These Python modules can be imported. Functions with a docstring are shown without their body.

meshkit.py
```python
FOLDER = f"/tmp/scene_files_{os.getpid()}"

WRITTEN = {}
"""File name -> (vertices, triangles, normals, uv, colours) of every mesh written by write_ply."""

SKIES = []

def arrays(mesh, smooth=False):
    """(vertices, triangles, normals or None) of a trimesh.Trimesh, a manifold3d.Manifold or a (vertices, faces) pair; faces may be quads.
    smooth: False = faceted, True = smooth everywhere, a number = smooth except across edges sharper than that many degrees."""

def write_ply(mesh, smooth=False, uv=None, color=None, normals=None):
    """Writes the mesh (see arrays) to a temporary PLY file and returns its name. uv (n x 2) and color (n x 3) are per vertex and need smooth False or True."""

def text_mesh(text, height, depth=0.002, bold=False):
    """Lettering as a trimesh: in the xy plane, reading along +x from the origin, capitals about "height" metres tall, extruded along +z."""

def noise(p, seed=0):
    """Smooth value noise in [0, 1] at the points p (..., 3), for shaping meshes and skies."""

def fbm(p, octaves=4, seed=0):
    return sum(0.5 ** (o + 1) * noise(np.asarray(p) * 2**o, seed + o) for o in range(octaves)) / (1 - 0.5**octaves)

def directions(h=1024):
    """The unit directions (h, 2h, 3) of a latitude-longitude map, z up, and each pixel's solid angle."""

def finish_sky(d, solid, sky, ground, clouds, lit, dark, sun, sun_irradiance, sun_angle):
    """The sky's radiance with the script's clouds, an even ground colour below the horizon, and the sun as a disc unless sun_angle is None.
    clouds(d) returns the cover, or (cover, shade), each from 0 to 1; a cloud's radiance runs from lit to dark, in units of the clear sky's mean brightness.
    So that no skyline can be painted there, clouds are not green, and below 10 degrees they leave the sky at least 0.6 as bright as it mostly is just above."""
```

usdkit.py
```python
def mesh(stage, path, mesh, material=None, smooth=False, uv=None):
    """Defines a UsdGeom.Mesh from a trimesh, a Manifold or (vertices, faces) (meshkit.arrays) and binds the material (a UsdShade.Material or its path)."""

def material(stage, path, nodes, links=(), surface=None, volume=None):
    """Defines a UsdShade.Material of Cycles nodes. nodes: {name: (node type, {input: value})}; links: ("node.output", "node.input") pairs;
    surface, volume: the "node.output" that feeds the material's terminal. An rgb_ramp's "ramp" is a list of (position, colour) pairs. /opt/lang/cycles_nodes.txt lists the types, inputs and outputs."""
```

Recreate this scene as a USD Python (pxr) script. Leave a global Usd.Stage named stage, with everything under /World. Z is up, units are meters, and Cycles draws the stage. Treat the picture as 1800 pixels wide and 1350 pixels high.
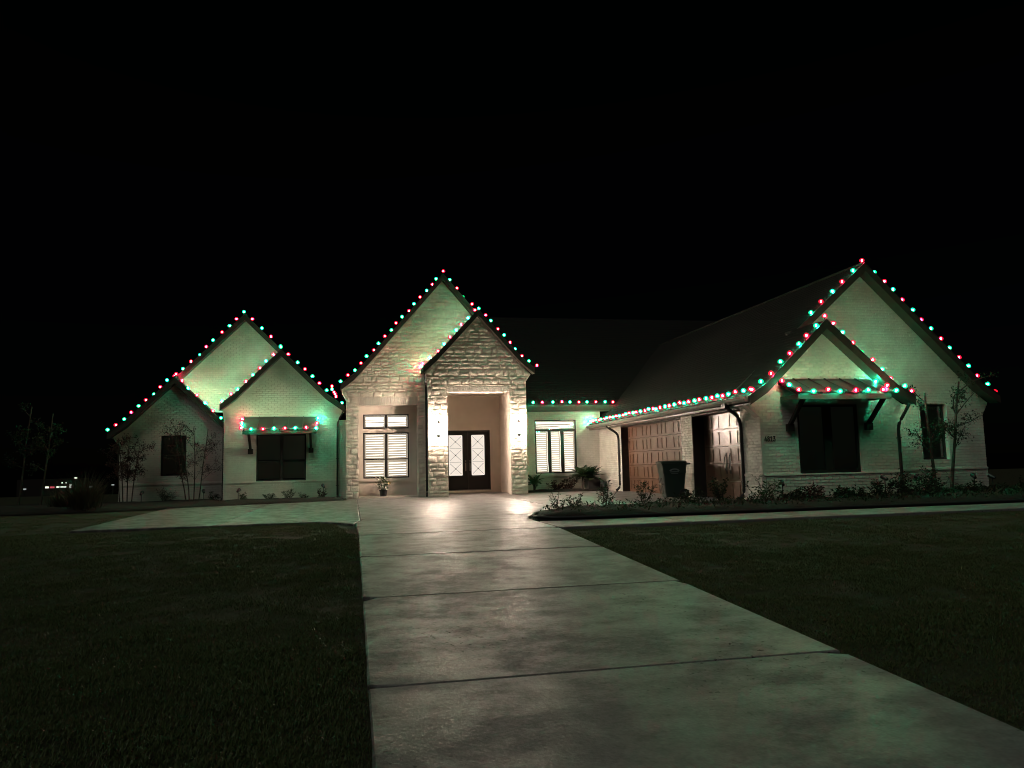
import math, random
import numpy as np
import trimesh, usdkit, meshkit
import shapely
from shapely.geometry import Polygon, box as sbox, LineString
from shapely.prepared import prep
from pxr import Usd, UsdGeom, UsdLux, UsdShade, Gf, Sdf, Vt

stage = Usd.Stage.CreateInMemory()
UsdGeom.SetStageUpAxis(stage, 'Z')
UsdGeom.SetStageMetersPerUnit(stage, 1.0)
stage.SetDefaultPrim(UsdGeom.Xform.Define(stage, '/World').GetPrim())
UsdGeom.Scope.Define(stage, '/World/Looks')
rng = np.random.default_rng(7)
random.seed(7)

# ------------------------------------------------------------------ camera, sky, moon
CAM_Z = 1.083                                   # eye above the level forecourt (z = 0)
YAW, PITCH, ROLL = math.radians(11.79), math.radians(6.02), math.radians(-1.35)
_F = np.array([math.sin(YAW) * math.cos(PITCH), math.cos(YAW) * math.cos(PITCH), math.sin(PITCH)])
_R0 = np.array([math.cos(YAW), -math.sin(YAW), 0.0]); _U0 = np.cross(_R0, _F)
_R = math.cos(ROLL) * _R0 + math.sin(ROLL) * _U0
_U = -math.sin(ROLL) * _R0 + math.cos(ROLL) * _U0
cam = UsdGeom.Camera.Define(stage, '/World/camera')
cam.CreateHorizontalApertureAttr(36.0); cam.CreateVerticalApertureAttr(27.0); cam.CreateFocalLengthAttr(27.0)
cam.CreateClippingRangeAttr(Gf.Vec2f(0.05, 2000.0))
cam.CreateExposureAttr(0.0)
cam.AddTransformOp().Set(Gf.Matrix4d(*_R, 0, *_U, 0, *(-_F), 0, 0, 0, CAM_Z, 1))

MOON = np.array([-0.55, -0.40, 0.75]); MOON /= np.linalg.norm(MOON)     # direction towards the night glow
elev, rot = math.asin(MOON[2]), math.atan2(MOON[0], MOON[1])
sky_mat = usdkit.material(stage, '/World/Looks/sky_look', {
    's': ('sky_texture', {'sky_type': 'single_scattering', 'sun_disc': False, 'sun_elevation': elev, 'sun_rotation': rot}),
    'b': ('background_shader', {'strength': 0.00012})}, [('s.color', 'b.color')], surface='b.background')
dome = UsdLux.DomeLight.Define(stage, '/World/sky')
dome.GetPrim().SetCustomDataByKey('kind', 'structure')
UsdShade.MaterialBindingAPI.Apply(dome.GetPrim()).Bind(sky_mat)
moon = UsdLux.DistantLight.Define(stage, '/World/moon')
moon.CreateNormalizeAttr(True); moon.CreateIntensityAttr(0.12); moon.CreateAngleAttr(35.0)
moon.CreateColorAttr(Gf.Vec3f(0.96, 1.0, 0.93))
_z = MOON; _x = np.cross([0, 0, 1.0], _z); _x /= np.linalg.norm(_x); _y = np.cross(_z, _x)
moon.AddTransformOp().Set(Gf.Matrix4d(*_x, 0, *_y, 0, *_z, 0, 0, 0, 30, 1))

SCONCE = 1180.0        # radiance of the entry lanterns
BULB = 1150.0           # radiance of the bright core of a string bulb
ROOM = 3.5             # radiance of lit rooms behind blinds

# ------------------------------------------------------------------ materials
LOOK = {}
def mat(name, nodes, links, surface):
    LOOK[name] = usdkit.material(stage, '/World/Looks/' + name, nodes, links, surface=surface)
    return LOOK[name]
def simple(name, col, rough=0.6, metallic=0.0, spec=0.5):
    return mat(name, {'p': ('principled_bsdf', {'base_color': col, 'roughness': rough, 'metallic': metallic, 'specular_ior_level': spec})}, [], 'p.BSDF')
def noisy(name, c1, c2, scale=4.0, rough=0.8, bump=0.0, bscale=60.0, spec=0.3, detail=5.0, c3=None, random_amt=0.0, bdist=0.01, stretch=(1, 1, 1)):
    """A surface whose colour drifts between two or three tones, with fine relief."""
    ramp = [(0.3, c1), (0.7, c2)] if c3 is None else [(0.25, c1), (0.5, c2), (0.75, c3)]
    n = {'g': ('geometry', {}), 'm': ('mapping', {'scale': stretch}),
         'n': ('noise_texture', {'scale': scale, 'detail': detail, 'roughness': 0.6}),
         'r': ('rgb_ramp', {'ramp': ramp}),
         'p': ('principled_bsdf', {'roughness': rough, 'specular_ior_level': spec})}
    l = [('g.position', 'm.vector'), ('m.vector', 'n.vector'), ('n.fac', 'r.fac')]
    src = 'r.color'
    if random_amt:
        n['o'] = ('object_info', {})
        n['mr'] = ('map_range', {'from_min': 0, 'from_max': 1, 'to_min': 1 - random_amt, 'to_max': 1 + random_amt * 0.6})
        n['h'] = ('hsv', {'hue': 0.5, 'saturation': 1.0, 'fac': 1.0})
        l += [('o.random', 'mr.value'), ('mr.result', 'h.value'), ('r.color', 'h.color')]
        src = 'h.color'
    l.append((src, 'p.base_color'))
    if bump:
        n['n2'] = ('noise_texture', {'scale': bscale, 'detail': 4.0, 'roughness': 0.65})
        n['b'] = ('bump', {'strength': bump, 'distance': bdist})
        l += [('g.position', 'n2.vector'), ('n2.fac', 'b.height'), ('b.normal', 'p.normal')]
    return mat(name, n, l, 'p.BSDF')

noisy('brick_paint', (0.53, 0.495, 0.435), (0.67, 0.63, 0.57), 2.2, 0.75, 0.5, 45.0, random_amt=0.13)
noisy('mortar_paint', (0.47, 0.43, 0.375), (0.58, 0.54, 0.48), 3.0, 0.85, 0.4, 60.0)
noisy('stone_face', (0.53, 0.48, 0.41), (0.67, 0.62, 0.54), 5.0, 0.8, 0.8, 30.0, random_amt=0.08, bdist=0.016)
noisy('stucco', (0.58, 0.515, 0.445), (0.67, 0.60, 0.525), 1.6, 0.8, 0.25, 120.0)
noisy('gutter_paint', (0.17, 0.145, 0.12), (0.22, 0.19, 0.16), 6.0, 0.45, 0.1, 40.0)
noisy('trim', (0.036, 0.030, 0.024), (0.055, 0.046, 0.037), 6.0, 0.45, 0.1, 40.0)
simple('black_metal', (0.016, 0.015, 0.014), 0.42)
simple('door_iron', (0.009, 0.0085, 0.008), 0.5, 0.0, 0.25)
simple('steel', (0.30, 0.29, 0.28), 0.3, 0.9)
mat('white_blind', {'p': ('principled_bsdf', {'base_color': (0.76, 0.74, 0.70), 'roughness': 0.5}), 't': ('translucent_bsdf', {'color': (0.78, 0.74, 0.68)}), 'm': ('mix_closure', {'fac': 0.5})},
    [('p.BSDF', 'm.closure1'), ('t.BSDF', 'm.closure2')], 'm.closure')
simple('gray_shade', (0.80, 0.84, 0.80), 0.85)
simple('cart_plastic', (0.016, 0.034, 0.026), 0.38)
simple('rubber', (0.012, 0.012, 0.012), 0.7)
simple('print_gray', (0.16, 0.18, 0.17), 0.6)
simple('glazed_black', (0.02, 0.02, 0.022), 0.35)
noisy('garage_wood', (0.095, 0.049, 0.031), (0.145, 0.078, 0.05), 3.0, 0.32, 0.2, 30.0, 0.6, c3=(0.115, 0.061, 0.039), stretch=(1, 1, 8), bdist=0.004)
noisy('shingle', (0.007, 0.0068, 0.0065), (0.018, 0.017, 0.016), 9.0, 0.85, 0.8, 80.0, c3=(0.011, 0.0105, 0.010), bdist=0.01, spec=0.04)
noisy('seam_metal', (0.075, 0.068, 0.060), (0.09, 0.083, 0.075), 3.0, 0.35, 0.0)
noisy('mulch', (0.007, 0.005, 0.004), (0.020, 0.014, 0.010), 22.0, 0.9, 1.0, 60.0, bdist=0.03)
noisy('soil', (0.012, 0.010, 0.007), (0.028, 0.022, 0.016), 12.0, 0.95, 0.8, 40.0, bdist=0.02)
noisy('turf', (0.016, 0.019, 0.007), (0.032, 0.033, 0.013), 2.6, 0.9, 1.0, 35.0, c3=(0.022, 0.026, 0.010), bdist=0.04)
noisy('bark', (0.03, 0.023, 0.017), (0.07, 0.058, 0.045), 25.0, 0.85, 0.6, 60.0)
noisy('wood_block', (0.02, 0.016, 0.013), (0.035, 0.028, 0.022), 8.0, 0.5, 0.2, 40.0)

def leaf(name, c1, c2, trans=0.35):
    mat(name, {'g': ('geometry', {}), 'r': ('rgb_ramp', {'ramp': [(0.0, c1), (1.0, c2)]}),
               'd': ('principled_bsdf', {'roughness': 0.5, 'specular_ior_level': 0.35}), 't': ('translucent_bsdf', {}), 'm': ('mix_closure', {'fac': trans})},
        [('g.random_per_island', 'r.fac'), ('r.color', 'd.base_color'), ('r.color', 't.color'), ('d.BSDF', 'm.closure1'), ('t.BSDF', 'm.closure2')], 'm.closure')
leaf('leaf_green', (0.04, 0.075, 0.026), (0.10, 0.15, 0.06))
leaf('leaf_dark', (0.018, 0.032, 0.012), (0.05, 0.07, 0.028))
leaf('leaf_red', (0.045, 0.019, 0.012), (0.085, 0.042, 0.024))
leaf('leaf_dry', (0.04, 0.035, 0.02), (0.075, 0.065, 0.038))
leaf('grass_blade', (0.068, 0.092, 0.030), (0.120, 0.145, 0.054), 0.3)
leaf('petal_white', (0.72, 0.70, 0.60), (0.80, 0.79, 0.74), 0.2)
leaf('petal_yellow', (0.75, 0.55, 0.28), (0.80, 0.66, 0.38), 0.2)

# glossy, worn concrete: sheen drifts from sealed to dull in long patches
mat('concrete', {
    'g': ('geometry', {}), 'o': ('object_info', {}),
    'm': ('mapping', {'scale': (0.75, 1.0, 1.0)}),
    'n1': ('noise_texture', {'scale': 1.5, 'detail': 10.0, 'roughness': 0.7}),
    'n2': ('noise_texture', {'scale': 34.0, 'detail': 5.0, 'roughness': 0.7}),
    'n3': ('noise_texture', {'scale': 2.6, 'detail': 10.0, 'roughness': 0.72}),
    'n4': ('noise_texture', {'scale': 21.0, 'detail': 2.0, 'roughness': 0.5}),
    'n5': ('noise_texture', {'scale': 0.45, 'detail': 3.0, 'roughness': 0.5}),
    'n6': ('noise_texture', {'scale': 7.5, 'detail': 6.0, 'roughness': 0.6}),
    'c1': ('rgb_ramp', {'ramp': [(0.28, (0.138, 0.126, 0.122)), (0.45, (0.161, 0.148, 0.143)), (0.57, (0.176, 0.162, 0.158)), (0.74, (0.205, 0.190, 0.186))]}),
    'c2': ('rgb_ramp', {'ramp': [(0.3, (0.76, 0.76, 0.76)), (0.7, (1.12, 1.12, 1.12))]}),
    'sp': ('rgb_ramp', {'ramp': [(0.0, (0.18, 0.17, 0.16)), (0.31, (0.25, 0.24, 0.23)), (0.355, (1, 1, 1))]}),
    'where': ('rgb_ramp', {'ramp': [(0.45, (0, 0, 0)), (0.62, (1, 1, 1))]}), 'wbw': ('rgb_to_bw', {}),
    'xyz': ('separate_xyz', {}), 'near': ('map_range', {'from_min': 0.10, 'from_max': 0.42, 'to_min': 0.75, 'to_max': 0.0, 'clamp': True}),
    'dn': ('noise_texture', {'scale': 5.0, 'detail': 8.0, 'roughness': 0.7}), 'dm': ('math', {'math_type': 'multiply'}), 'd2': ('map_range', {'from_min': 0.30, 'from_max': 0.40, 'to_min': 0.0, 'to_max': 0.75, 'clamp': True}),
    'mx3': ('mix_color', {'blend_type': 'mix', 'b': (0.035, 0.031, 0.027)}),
    'mx': ('mix_color', {'blend_type': 'multiply', 'fac': 1.0}),
    'mx2': ('mix_color', {'blend_type': 'multiply'}),
    'ro': ('rgb_ramp', {'ramp': [(0.41, (0.43, 0.43, 0.43)), (0.5, (0.50, 0.50, 0.50)), (0.59, (0.62, 0.62, 0.62))]}),
    'bw': ('rgb_to_bw', {}),
    'sr': ('map_range', {'from_min': 0.42, 'from_max': 0.58, 'to_min': 0.46, 'to_max': 0.20, 'clamp': True}),
    'ba': ('mix_color', {'blend_type': 'mix', 'fac': 0.45}),
    'b': ('bump', {'strength': 0.55, 'distance': 0.014}),
    'p': ('principled_bsdf', {})},
    [('g.position', 'm.vector'), ('m.vector', 'n1.vector'), ('g.position', 'n2.vector'), ('m.vector', 'n3.vector'), ('g.position', 'n4.vector'), ('g.position', 'n5.vector'), ('g.position', 'n6.vector'),
     ('n1.fac', 'c1.fac'), ('n2.fac', 'c2.fac'), ('c1.color', 'mx.a'), ('c2.color', 'mx.b'), ('n4.fac', 'sp.fac'), ('n5.fac', 'where.fac'), ('where.color', 'wbw.color'), ('wbw.val', 'mx2.fac'),
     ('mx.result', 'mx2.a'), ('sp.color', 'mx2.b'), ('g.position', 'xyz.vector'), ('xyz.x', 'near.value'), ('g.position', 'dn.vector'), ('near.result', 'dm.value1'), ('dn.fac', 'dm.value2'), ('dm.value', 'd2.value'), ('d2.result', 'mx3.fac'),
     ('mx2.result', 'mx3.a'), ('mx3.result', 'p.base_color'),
     ('n3.fac', 'ro.fac'), ('ro.color', 'bw.color'), ('bw.val', 'p.roughness'), ('n3.fac', 'sr.value'), ('sr.result', 'p.specular_ior_level'),
     ('n6.color', 'ba.a'), ('n2.color', 'ba.b'), ('ba.result', 'b.height'), ('b.normal', 'p.normal')], 'p.BSDF')

mat('window_glass', {'f': ('fresnel', {'IOR': 1.5}), 't': ('transparent_bsdf', {'color': (0.985, 0.99, 0.985)}), 'g': ('glossy_bsdf', {'roughness': 0.02, 'color': (0.9, 0.9, 0.9)}), 'm': ('mix_closure', {})},
    [('f.fac', 'm.fac'), ('t.BSDF', 'm.closure1'), ('g.BSDF', 'm.closure2')], 'm.closure')
def emit(name, col, s):
    mat(name, {'e': ('emission', {'color': col, 'strength': s})}, [], 'e.emission')
emit('room_glow', (1.0, 0.90, 0.80), ROOM)
emit('door_glow', (1.0, 0.885, 0.76), 0.92)
emit('lantern_glass', (1.0, 0.755, 0.60), SCONCE)
emit('far_white', (1.0, 0.95, 0.85), 1.1)
emit('far_dim', (0.9, 1.0, 0.95), 0.35)
emit('far_red', (1.0, 0.15, 0.2), 0.5)
def bulb_look(tag, shell, glow, core, k):
    """Frosted coloured glass, softly alight, around a very bright core."""
    mat(tag + '_shell', {'t': ('transparent_bsdf', {}), 'e': ('emission', {'color': shell, 'strength': glow}), 'm': ('mix_closure', {'fac': 0.45})},
        [('t.BSDF', 'm.closure1'), ('e.emission', 'm.closure2')], 'm.closure')
    emit(tag + '_core', core, BULB * k)
bulb_look('red_bulb', (1.0, 0.008, 0.030), 2.2, (1.0, 0.018, 0.09), 0.64)
bulb_look('green_bulb', (0.006, 1.0, 0.34), 1.8, (0.012, 1.0, 0.48), 1.05)

# ------------------------------------------------------------------ helpers
names = {}
def numbered(path):
    k = names.get(path, -1) + 1
    names[path] = k
    return path if k == 0 else f'{path}_{k:03d}'
def tag(prim, label=None, category=None, group=None, kind=None):
    for k, v in (('label', label), ('category', category), ('group', group), ('kind', kind)):
        if v: prim.SetCustomDataByKey(k, v)
def obj(name, mesh, look, parent='/World', smooth=False, label=None, kind=None):
    """One Mesh prim under the parent path; returns its path."""
    p = numbered(f'{parent}/{name}')
    m = usdkit.mesh(stage, p, mesh, LOOK[look], smooth=smooth)
    tag(m.GetPrim(), label=label, kind=kind)
    return p
def thing(name, label, category, loc=(0, 0, 0), rotz=0.0, group=None):
    p = numbered(f'/World/{name}')
    x = UsdGeom.Xform.Define(stage, p)
    x.AddTranslateOp().Set(Gf.Vec3d(*map(float, loc)))
    if rotz: x.AddRotateZOp().Set(float(rotz))
    tag(x.GetPrim(), label, category, group)
    return p
def part_group(name, parent, label=None):
    p = numbered(f'{parent}/{name}')
    x = UsdGeom.Xform.Define(stage, p)
    tag(x.GetPrim(), label)
    return p
def copy_of(src, label, loc, rotz=0.0, scale=1.0, group=None):
    """A further instance of a built thing, with its parts."""
    base = src.rsplit('/', 1)[1]
    p = numbered(f'/World/{base}')
    x = UsdGeom.Xform.Define(stage, p)
    pr = x.GetPrim()
    cat = stage.GetPrimAtPath(src).GetCustomDataByKey('category')
    pr.GetReferences().AddInternalReference(src)
    x.ClearXformOpOrder()
    x.AddTranslateOp(opSuffix='c').Set(Gf.Vec3d(*map(float, loc)))
    x.AddRotateZOp(opSuffix='c').Set(float(rotz))
    x.AddScaleOp(opSuffix='c').Set(Gf.Vec3f(scale, scale, scale))
    pr.SetInstanceable(True)
    tag(pr, label, cat, group)
    return p

class MB:
    """Collects boxes, bars, tubes and cards into one mesh."""
    def __init__(self): self.v, self.f, self.n = [], [], 0
    def add(self, v, f):
        v = np.asarray(v, float); f = np.asarray(f, int)
        if f.shape[1] == 4: f = np.vstack([f[:, [0, 1, 2]], f[:, [0, 2, 3]]])
        self.v.append(v); self.f.append(f + self.n); self.n += len(v); return self
    def mesh(self, m): return self.add(m.vertices, m.faces)
    def box(self, a, b):
        a, b = np.minimum(a, b), np.maximum(a, b)
        v = [[(a, b)[i][0], (a, b)[j][1], (a, b)[k][2]] for i in (0, 1) for j in (0, 1) for k in (0, 1)]
        return self.add(v, [[0, 1, 3, 2], [4, 6, 7, 5], [0, 4, 5, 1], [2, 3, 7, 6], [0, 2, 6, 4], [1, 5, 7, 3]])
    def bar(self, p, q, w, h=None, up=(0, 0, 1)):
        """A square bar from p to q."""
        p, q = np.array(p, float), np.array(q, float); h = h or w
        d = q - p; d /= np.linalg.norm(d)
        s = np.cross(d, up)
        if np.linalg.norm(s) < 1e-3: s = np.cross(d, (1, 0, 0))
        s /= np.linalg.norm(s); t = np.cross(s, d)
        v = [e + s * w / 2 * i + t * h / 2 * j for e in (p, q) for i, j in ((-1, -1), (1, -1), (1, 1), (-1, 1))]
        return self.add(v, [[0, 1, 2, 3], [7, 6, 5, 4], [0, 4, 5, 1], [1, 5, 6, 2], [2, 6, 7, 3], [3, 7, 4, 0]])
    def tube(self, pts, r, sides=6, cap=True):
        p = np.array(pts, float); r = np.broadcast_to(np.array(r, float), (len(p),))
        t = np.gradient(p, axis=0); t /= np.linalg.norm(t, axis=1, keepdims=True) + 1e-12
        a = np.cross(t, np.where(np.abs(t[:, 2:]) < 0.9, [0, 0, 1.0], [1.0, 0, 0])); a /= np.linalg.norm(a, axis=1, keepdims=True) + 1e-12
        b = np.cross(t, a); ang = np.arange(sides) * 2 * math.pi / sides
        v = p[:, None] + r[:, None, None] * (np.cos(ang)[None, :, None] * a[:, None] + np.sin(ang)[None, :, None] * b[:, None])
        n = len(p); i, j = np.meshgrid(np.arange(n - 1), np.arange(sides), indexing='ij')
        q = np.stack([i * sides + j, i * sides + (j + 1) % sides, (i + 1) * sides + (j + 1) % sides, (i + 1) * sides + j], -1).reshape(-1, 4)
        tri = np.vstack([q[:, [0, 2, 1]], q[:, [0, 3, 2]]])
        v = v.reshape(-1, 3)
        if cap:
            v = np.vstack([v, p[0], p[-1]]); c0, c1 = n * sides, n * sides + 1
            j = np.arange(sides)
            tri = np.vstack([tri, np.stack([np.full(sides, c0), j, (j + 1) % sides], 1), np.stack([np.full(sides, c1), (n - 1) * sides + (j + 1) % sides, (n - 1) * sides + j], 1)])
        return self.add(v, tri)
    def lathe(self, prof, c=(0, 0, 0), sides=16):
        """prof: (radius, z) from bottom to top."""
        prof = np.array(prof, float); n = len(prof); ang = np.arange(sides) * 2 * math.pi / sides
        v = np.stack([prof[:, 0, None] * np.cos(ang), prof[:, 0, None] * np.sin(ang), np.repeat(prof[:, 1, None], sides, 1)], -1).reshape(-1, 3) + c
        i, j = np.meshgrid(np.arange(n - 1), np.arange(sides), indexing='ij')
        q = np.stack([i * sides + j, i * sides + (j + 1) % sides, (i + 1) * sides + (j + 1) % sides, (i + 1) * sides + j], -1).reshape(-1, 4)
        return self.add(v, q)
    def leaf(self, c, d, up, l, w, fold=0.25):
        """A pointed leaf of two folded halves."""
        d = np.array(d, float); d /= np.linalg.norm(d) + 1e-9
        s = np.cross(d, up); s /= np.linalg.norm(s) + 1e-9; n = np.cross(s, d)
        c = np.array(c, float)
        v = [c, c + d * l * .45 + s * w / 2 + n * w * fold, c + d * l, c + d * l * .45 - s * w / 2 + n * w * fold, c + d * l * .5]
        return self.add(v, [[0, 1, 4], [1, 2, 4], [0, 4, 3], [4, 2, 3]])
    @property
    def m(self): return (np.vstack(self.v), np.vstack(self.f))

class Frame:
    """A vertical working plane: u along the wall, z up, n out of the wall."""
    def __init__(s, o, u, n): s.o, s.u, s.n = np.array(o, float), np.array(u, float), np.array(n, float)
    def __call__(s, p): p = np.asarray(p, float); return s.o + p[:, :1] * s.u + p[:, 1:2] * np.array([0, 0, 1.0]) + p[:, 2:3] * s.n
def front(y): return Frame((0, y, 0), (1, 0, 0), (0, -1, 0))
def side(x): return Frame((x, 0, 0), (0, -1, 0), (-1, 0, 0))           # faces -x; u = -y
def extrude(poly, n0, n1, fr):
    out = []
    for g in getattr(poly, 'geoms', [poly]):
        if g.is_empty or g.area < 1e-6: continue
        m = trimesh.creation.extrude_polygon(g, n1 - n0, engine='earcut')
        v = np.array(m.vertices); v[:, 2] += n0
        out.append(trimesh.Trimesh(fr(v), m.faces, process=False))
    return trimesh.util.concatenate(out)

# ------------------------------------------------------------------ terrain
def ground(y):
    y = np.asarray(y, float)
    near = np.minimum(0.0, -0.52 + 0.04 * y)
    far = np.minimum(0.0, -(y - 48) * 0.05)
    return np.where(y > 48, far, near)

# lawn sheet to the horizon, a little below the paving
ys = np.concatenate([np.arange(-12, 48, 1.0), np.geomspace(48, 900, 24)])
xs = np.concatenate([-np.geomspace(30, 700, 16)[::-1], np.arange(-29, 30, 1.0), np.geomspace(30, 700, 16)])
gx, gy = np.meshgrid(xs, ys)
bumps = (meshkit.fbm(np.stack([gx * .35, gy * .35, 0 * gx], -1), 3, 5) - .5) * .05
gz = ground(gy) - 0.045 + np.where((gy < 17), bumps, 0) * np.where((gx > -.6) & (gx < 4.2), 0.15, 1.0)
iy, ix = np.meshgrid(np.arange(len(ys) - 1), np.arange(len(xs) - 1), indexing='ij')
nx = len(xs)
q = np.stack([iy * nx + ix, iy * nx + ix + 1, (iy + 1) * nx + ix + 1, (iy + 1) * nx + ix], -1).reshape(-1, 4)
lawn = obj('lawn', (np.stack([gx, gy, gz], -1).reshape(-1, 3), q), 'turf', smooth=True, kind='structure')
def terrain(x, y):
    b = (meshkit.fbm(np.stack([np.asarray(x) * .35, np.asarray(y) * .35, 0 * np.asarray(x)], -1), 3, 5) - .5) * .05
    return ground(y) - 0.045 + np.where(np.asarray(y) < 17, b, 0)

# ------------------------------------------------------------------ paving: slabs with real joints
drive = part_group('driveway', '/World'); tag(stage.GetPrimAtPath(drive), kind='structure')
walk = part_group('walkway', '/World'); tag(stage.GetPrimAtPath(walk), kind='structure')
def slab(poly, parent, thick=0.11, name='concrete_slab'):
    """A slab with a worn, chamfered rim; follows the slope of the drive."""
    poly = poly.buffer(-0.006, join_style=2)
    inner = poly.buffer(-0.012, join_style=1, quad_segs=2)
    if inner.is_empty: return
    top = trimesh.creation.extrude_polygon(inner, 0.001, engine='earcut')
    def ring(g, n=None):
        c = np.array(g.exterior.coords)[:-1]
        return c
    # rim: loft between the outer ring and the inner ring (same resampled count)
    L = max(poly.exterior.length, 1)
    N = int(L / .35) + 8
    fr = np.arange(N) / N
    o = np.array([poly.exterior.interpolate(t, normalized=True).coords[0] for t in fr])
    ii = np.array([inner.exterior.interpolate(inner.exterior.project(shapely.Point(p))).coords[0] for p in o])
    mb = MB()
    jit = rng.normal(0, .0025, (N, 2))
    rings = [np.c_[o + jit, np.full(N, -thick)], np.c_[o + jit, np.full(N, -0.010)], np.c_[ii, np.zeros(N)]]
    v = np.vstack(rings); f = []
    for k in range(2):
        for a in range(N):
            b = (a + 1) % N
            f.append([k * N + a, k * N + b, (k + 1) * N + b, (k + 1) * N + a])
    mb.add(v, f)
    core = Polygon(ii).buffer(0)
    vt, ft = trimesh.creation.triangulate_polygon(core, engine='earcut')
    mb.add(np.c_[vt, np.zeros(len(vt))], ft)
    V, Fc = mb.m
    V[:, 2] += ground(V[:, 1])
    # make every top face point up
    t = V[Fc]; nz = np.cross(t[:, 1] - t[:, 0], t[:, 2] - t[:, 0])[:, 2]
    flip = nz < 0; Fc[flip] = Fc[flip][:, ::-1]
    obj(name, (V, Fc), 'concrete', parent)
X0, X1 = 0.09, 3.48
for a, b in ((-6.0, -2.9), (-2.9, 0.0), (0.0, 2.45), (2.45, 5.17), (5.17, 7.97), (7.97, 10.66), (10.66, 13.0)):
    slab(sbox(X0, a, X1, b), drive)
slab(Polygon([(X0, 13.0), (X1, 13.0), (X1, 15.2), (3.62, 16.0), (3.95, 16.78), (0.12, 16.78), (0.05, 15.9)]), drive)
# forecourt: everything up to the house, cut by joints
bed_rim = [(3.56, 15.1), (3.58, 15.6), (3.8, 16.3), (4.3, 16.95), (5.1, 17.35), (6.5, 17.5), (9.97, 17.42)]
court = Polygon([(-5.45, 16.7), (-0.75, 16.74), (-0.3, 16.3), (0.02, 15.7), (0.15, 16.78), (3.95, 16.78), (4.3, 17.0), (5.1, 17.4), (6.5, 17.55), (10.4, 17.5),
                 (10.4, 28.9), (6.45, 29.25), (6.45, 31.6), (2.7, 31.6), (2.7, 29.3), (-0.2, 29.3), (-0.25, 27.45), (-5.6, 25.5)])
for xa, xb in ((-6, -2.7), (-2.7, 0.15), (0.15, 5.1), (5.1, 10.5)):
    for ya, yb in (((15.0, 22.0), (22.0, 32.0)) if xa > 0 else ((15.0, 32.0),)):
        g = court.intersection(sbox(xa, ya, xb, yb))
        for pg in getattr(g, 'geoms', [g]):
            if pg.area > .3: slab(pg, drive)
for a in range(10):
    slab(sbox(3.49 + a * 2.4, 13.02, 3.49 + (a + 1) * 2.4, 14.5), walk)

# dark trimmed edge of the turf beside the drive
mb = MB()
for xa, xb, ya, yb in ((-0.03, 0.085, -6, 13.9), (3.49, 3.56, -6, 12.98)):
    yy = np.linspace(ya, yb, 60)
    v = np.vstack([np.c_[np.full(60, xa) + rng.normal(0, .012, 60), yy, ground(yy) - .05], np.c_[np.full(60, xb), yy, ground(yy) - .085]])
    mb.add(v, [[i, 60 + i, 61 + i, i + 1] for i in range(59)])
obj('soil_edge', mb.m, 'soil', kind='structure')

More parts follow.
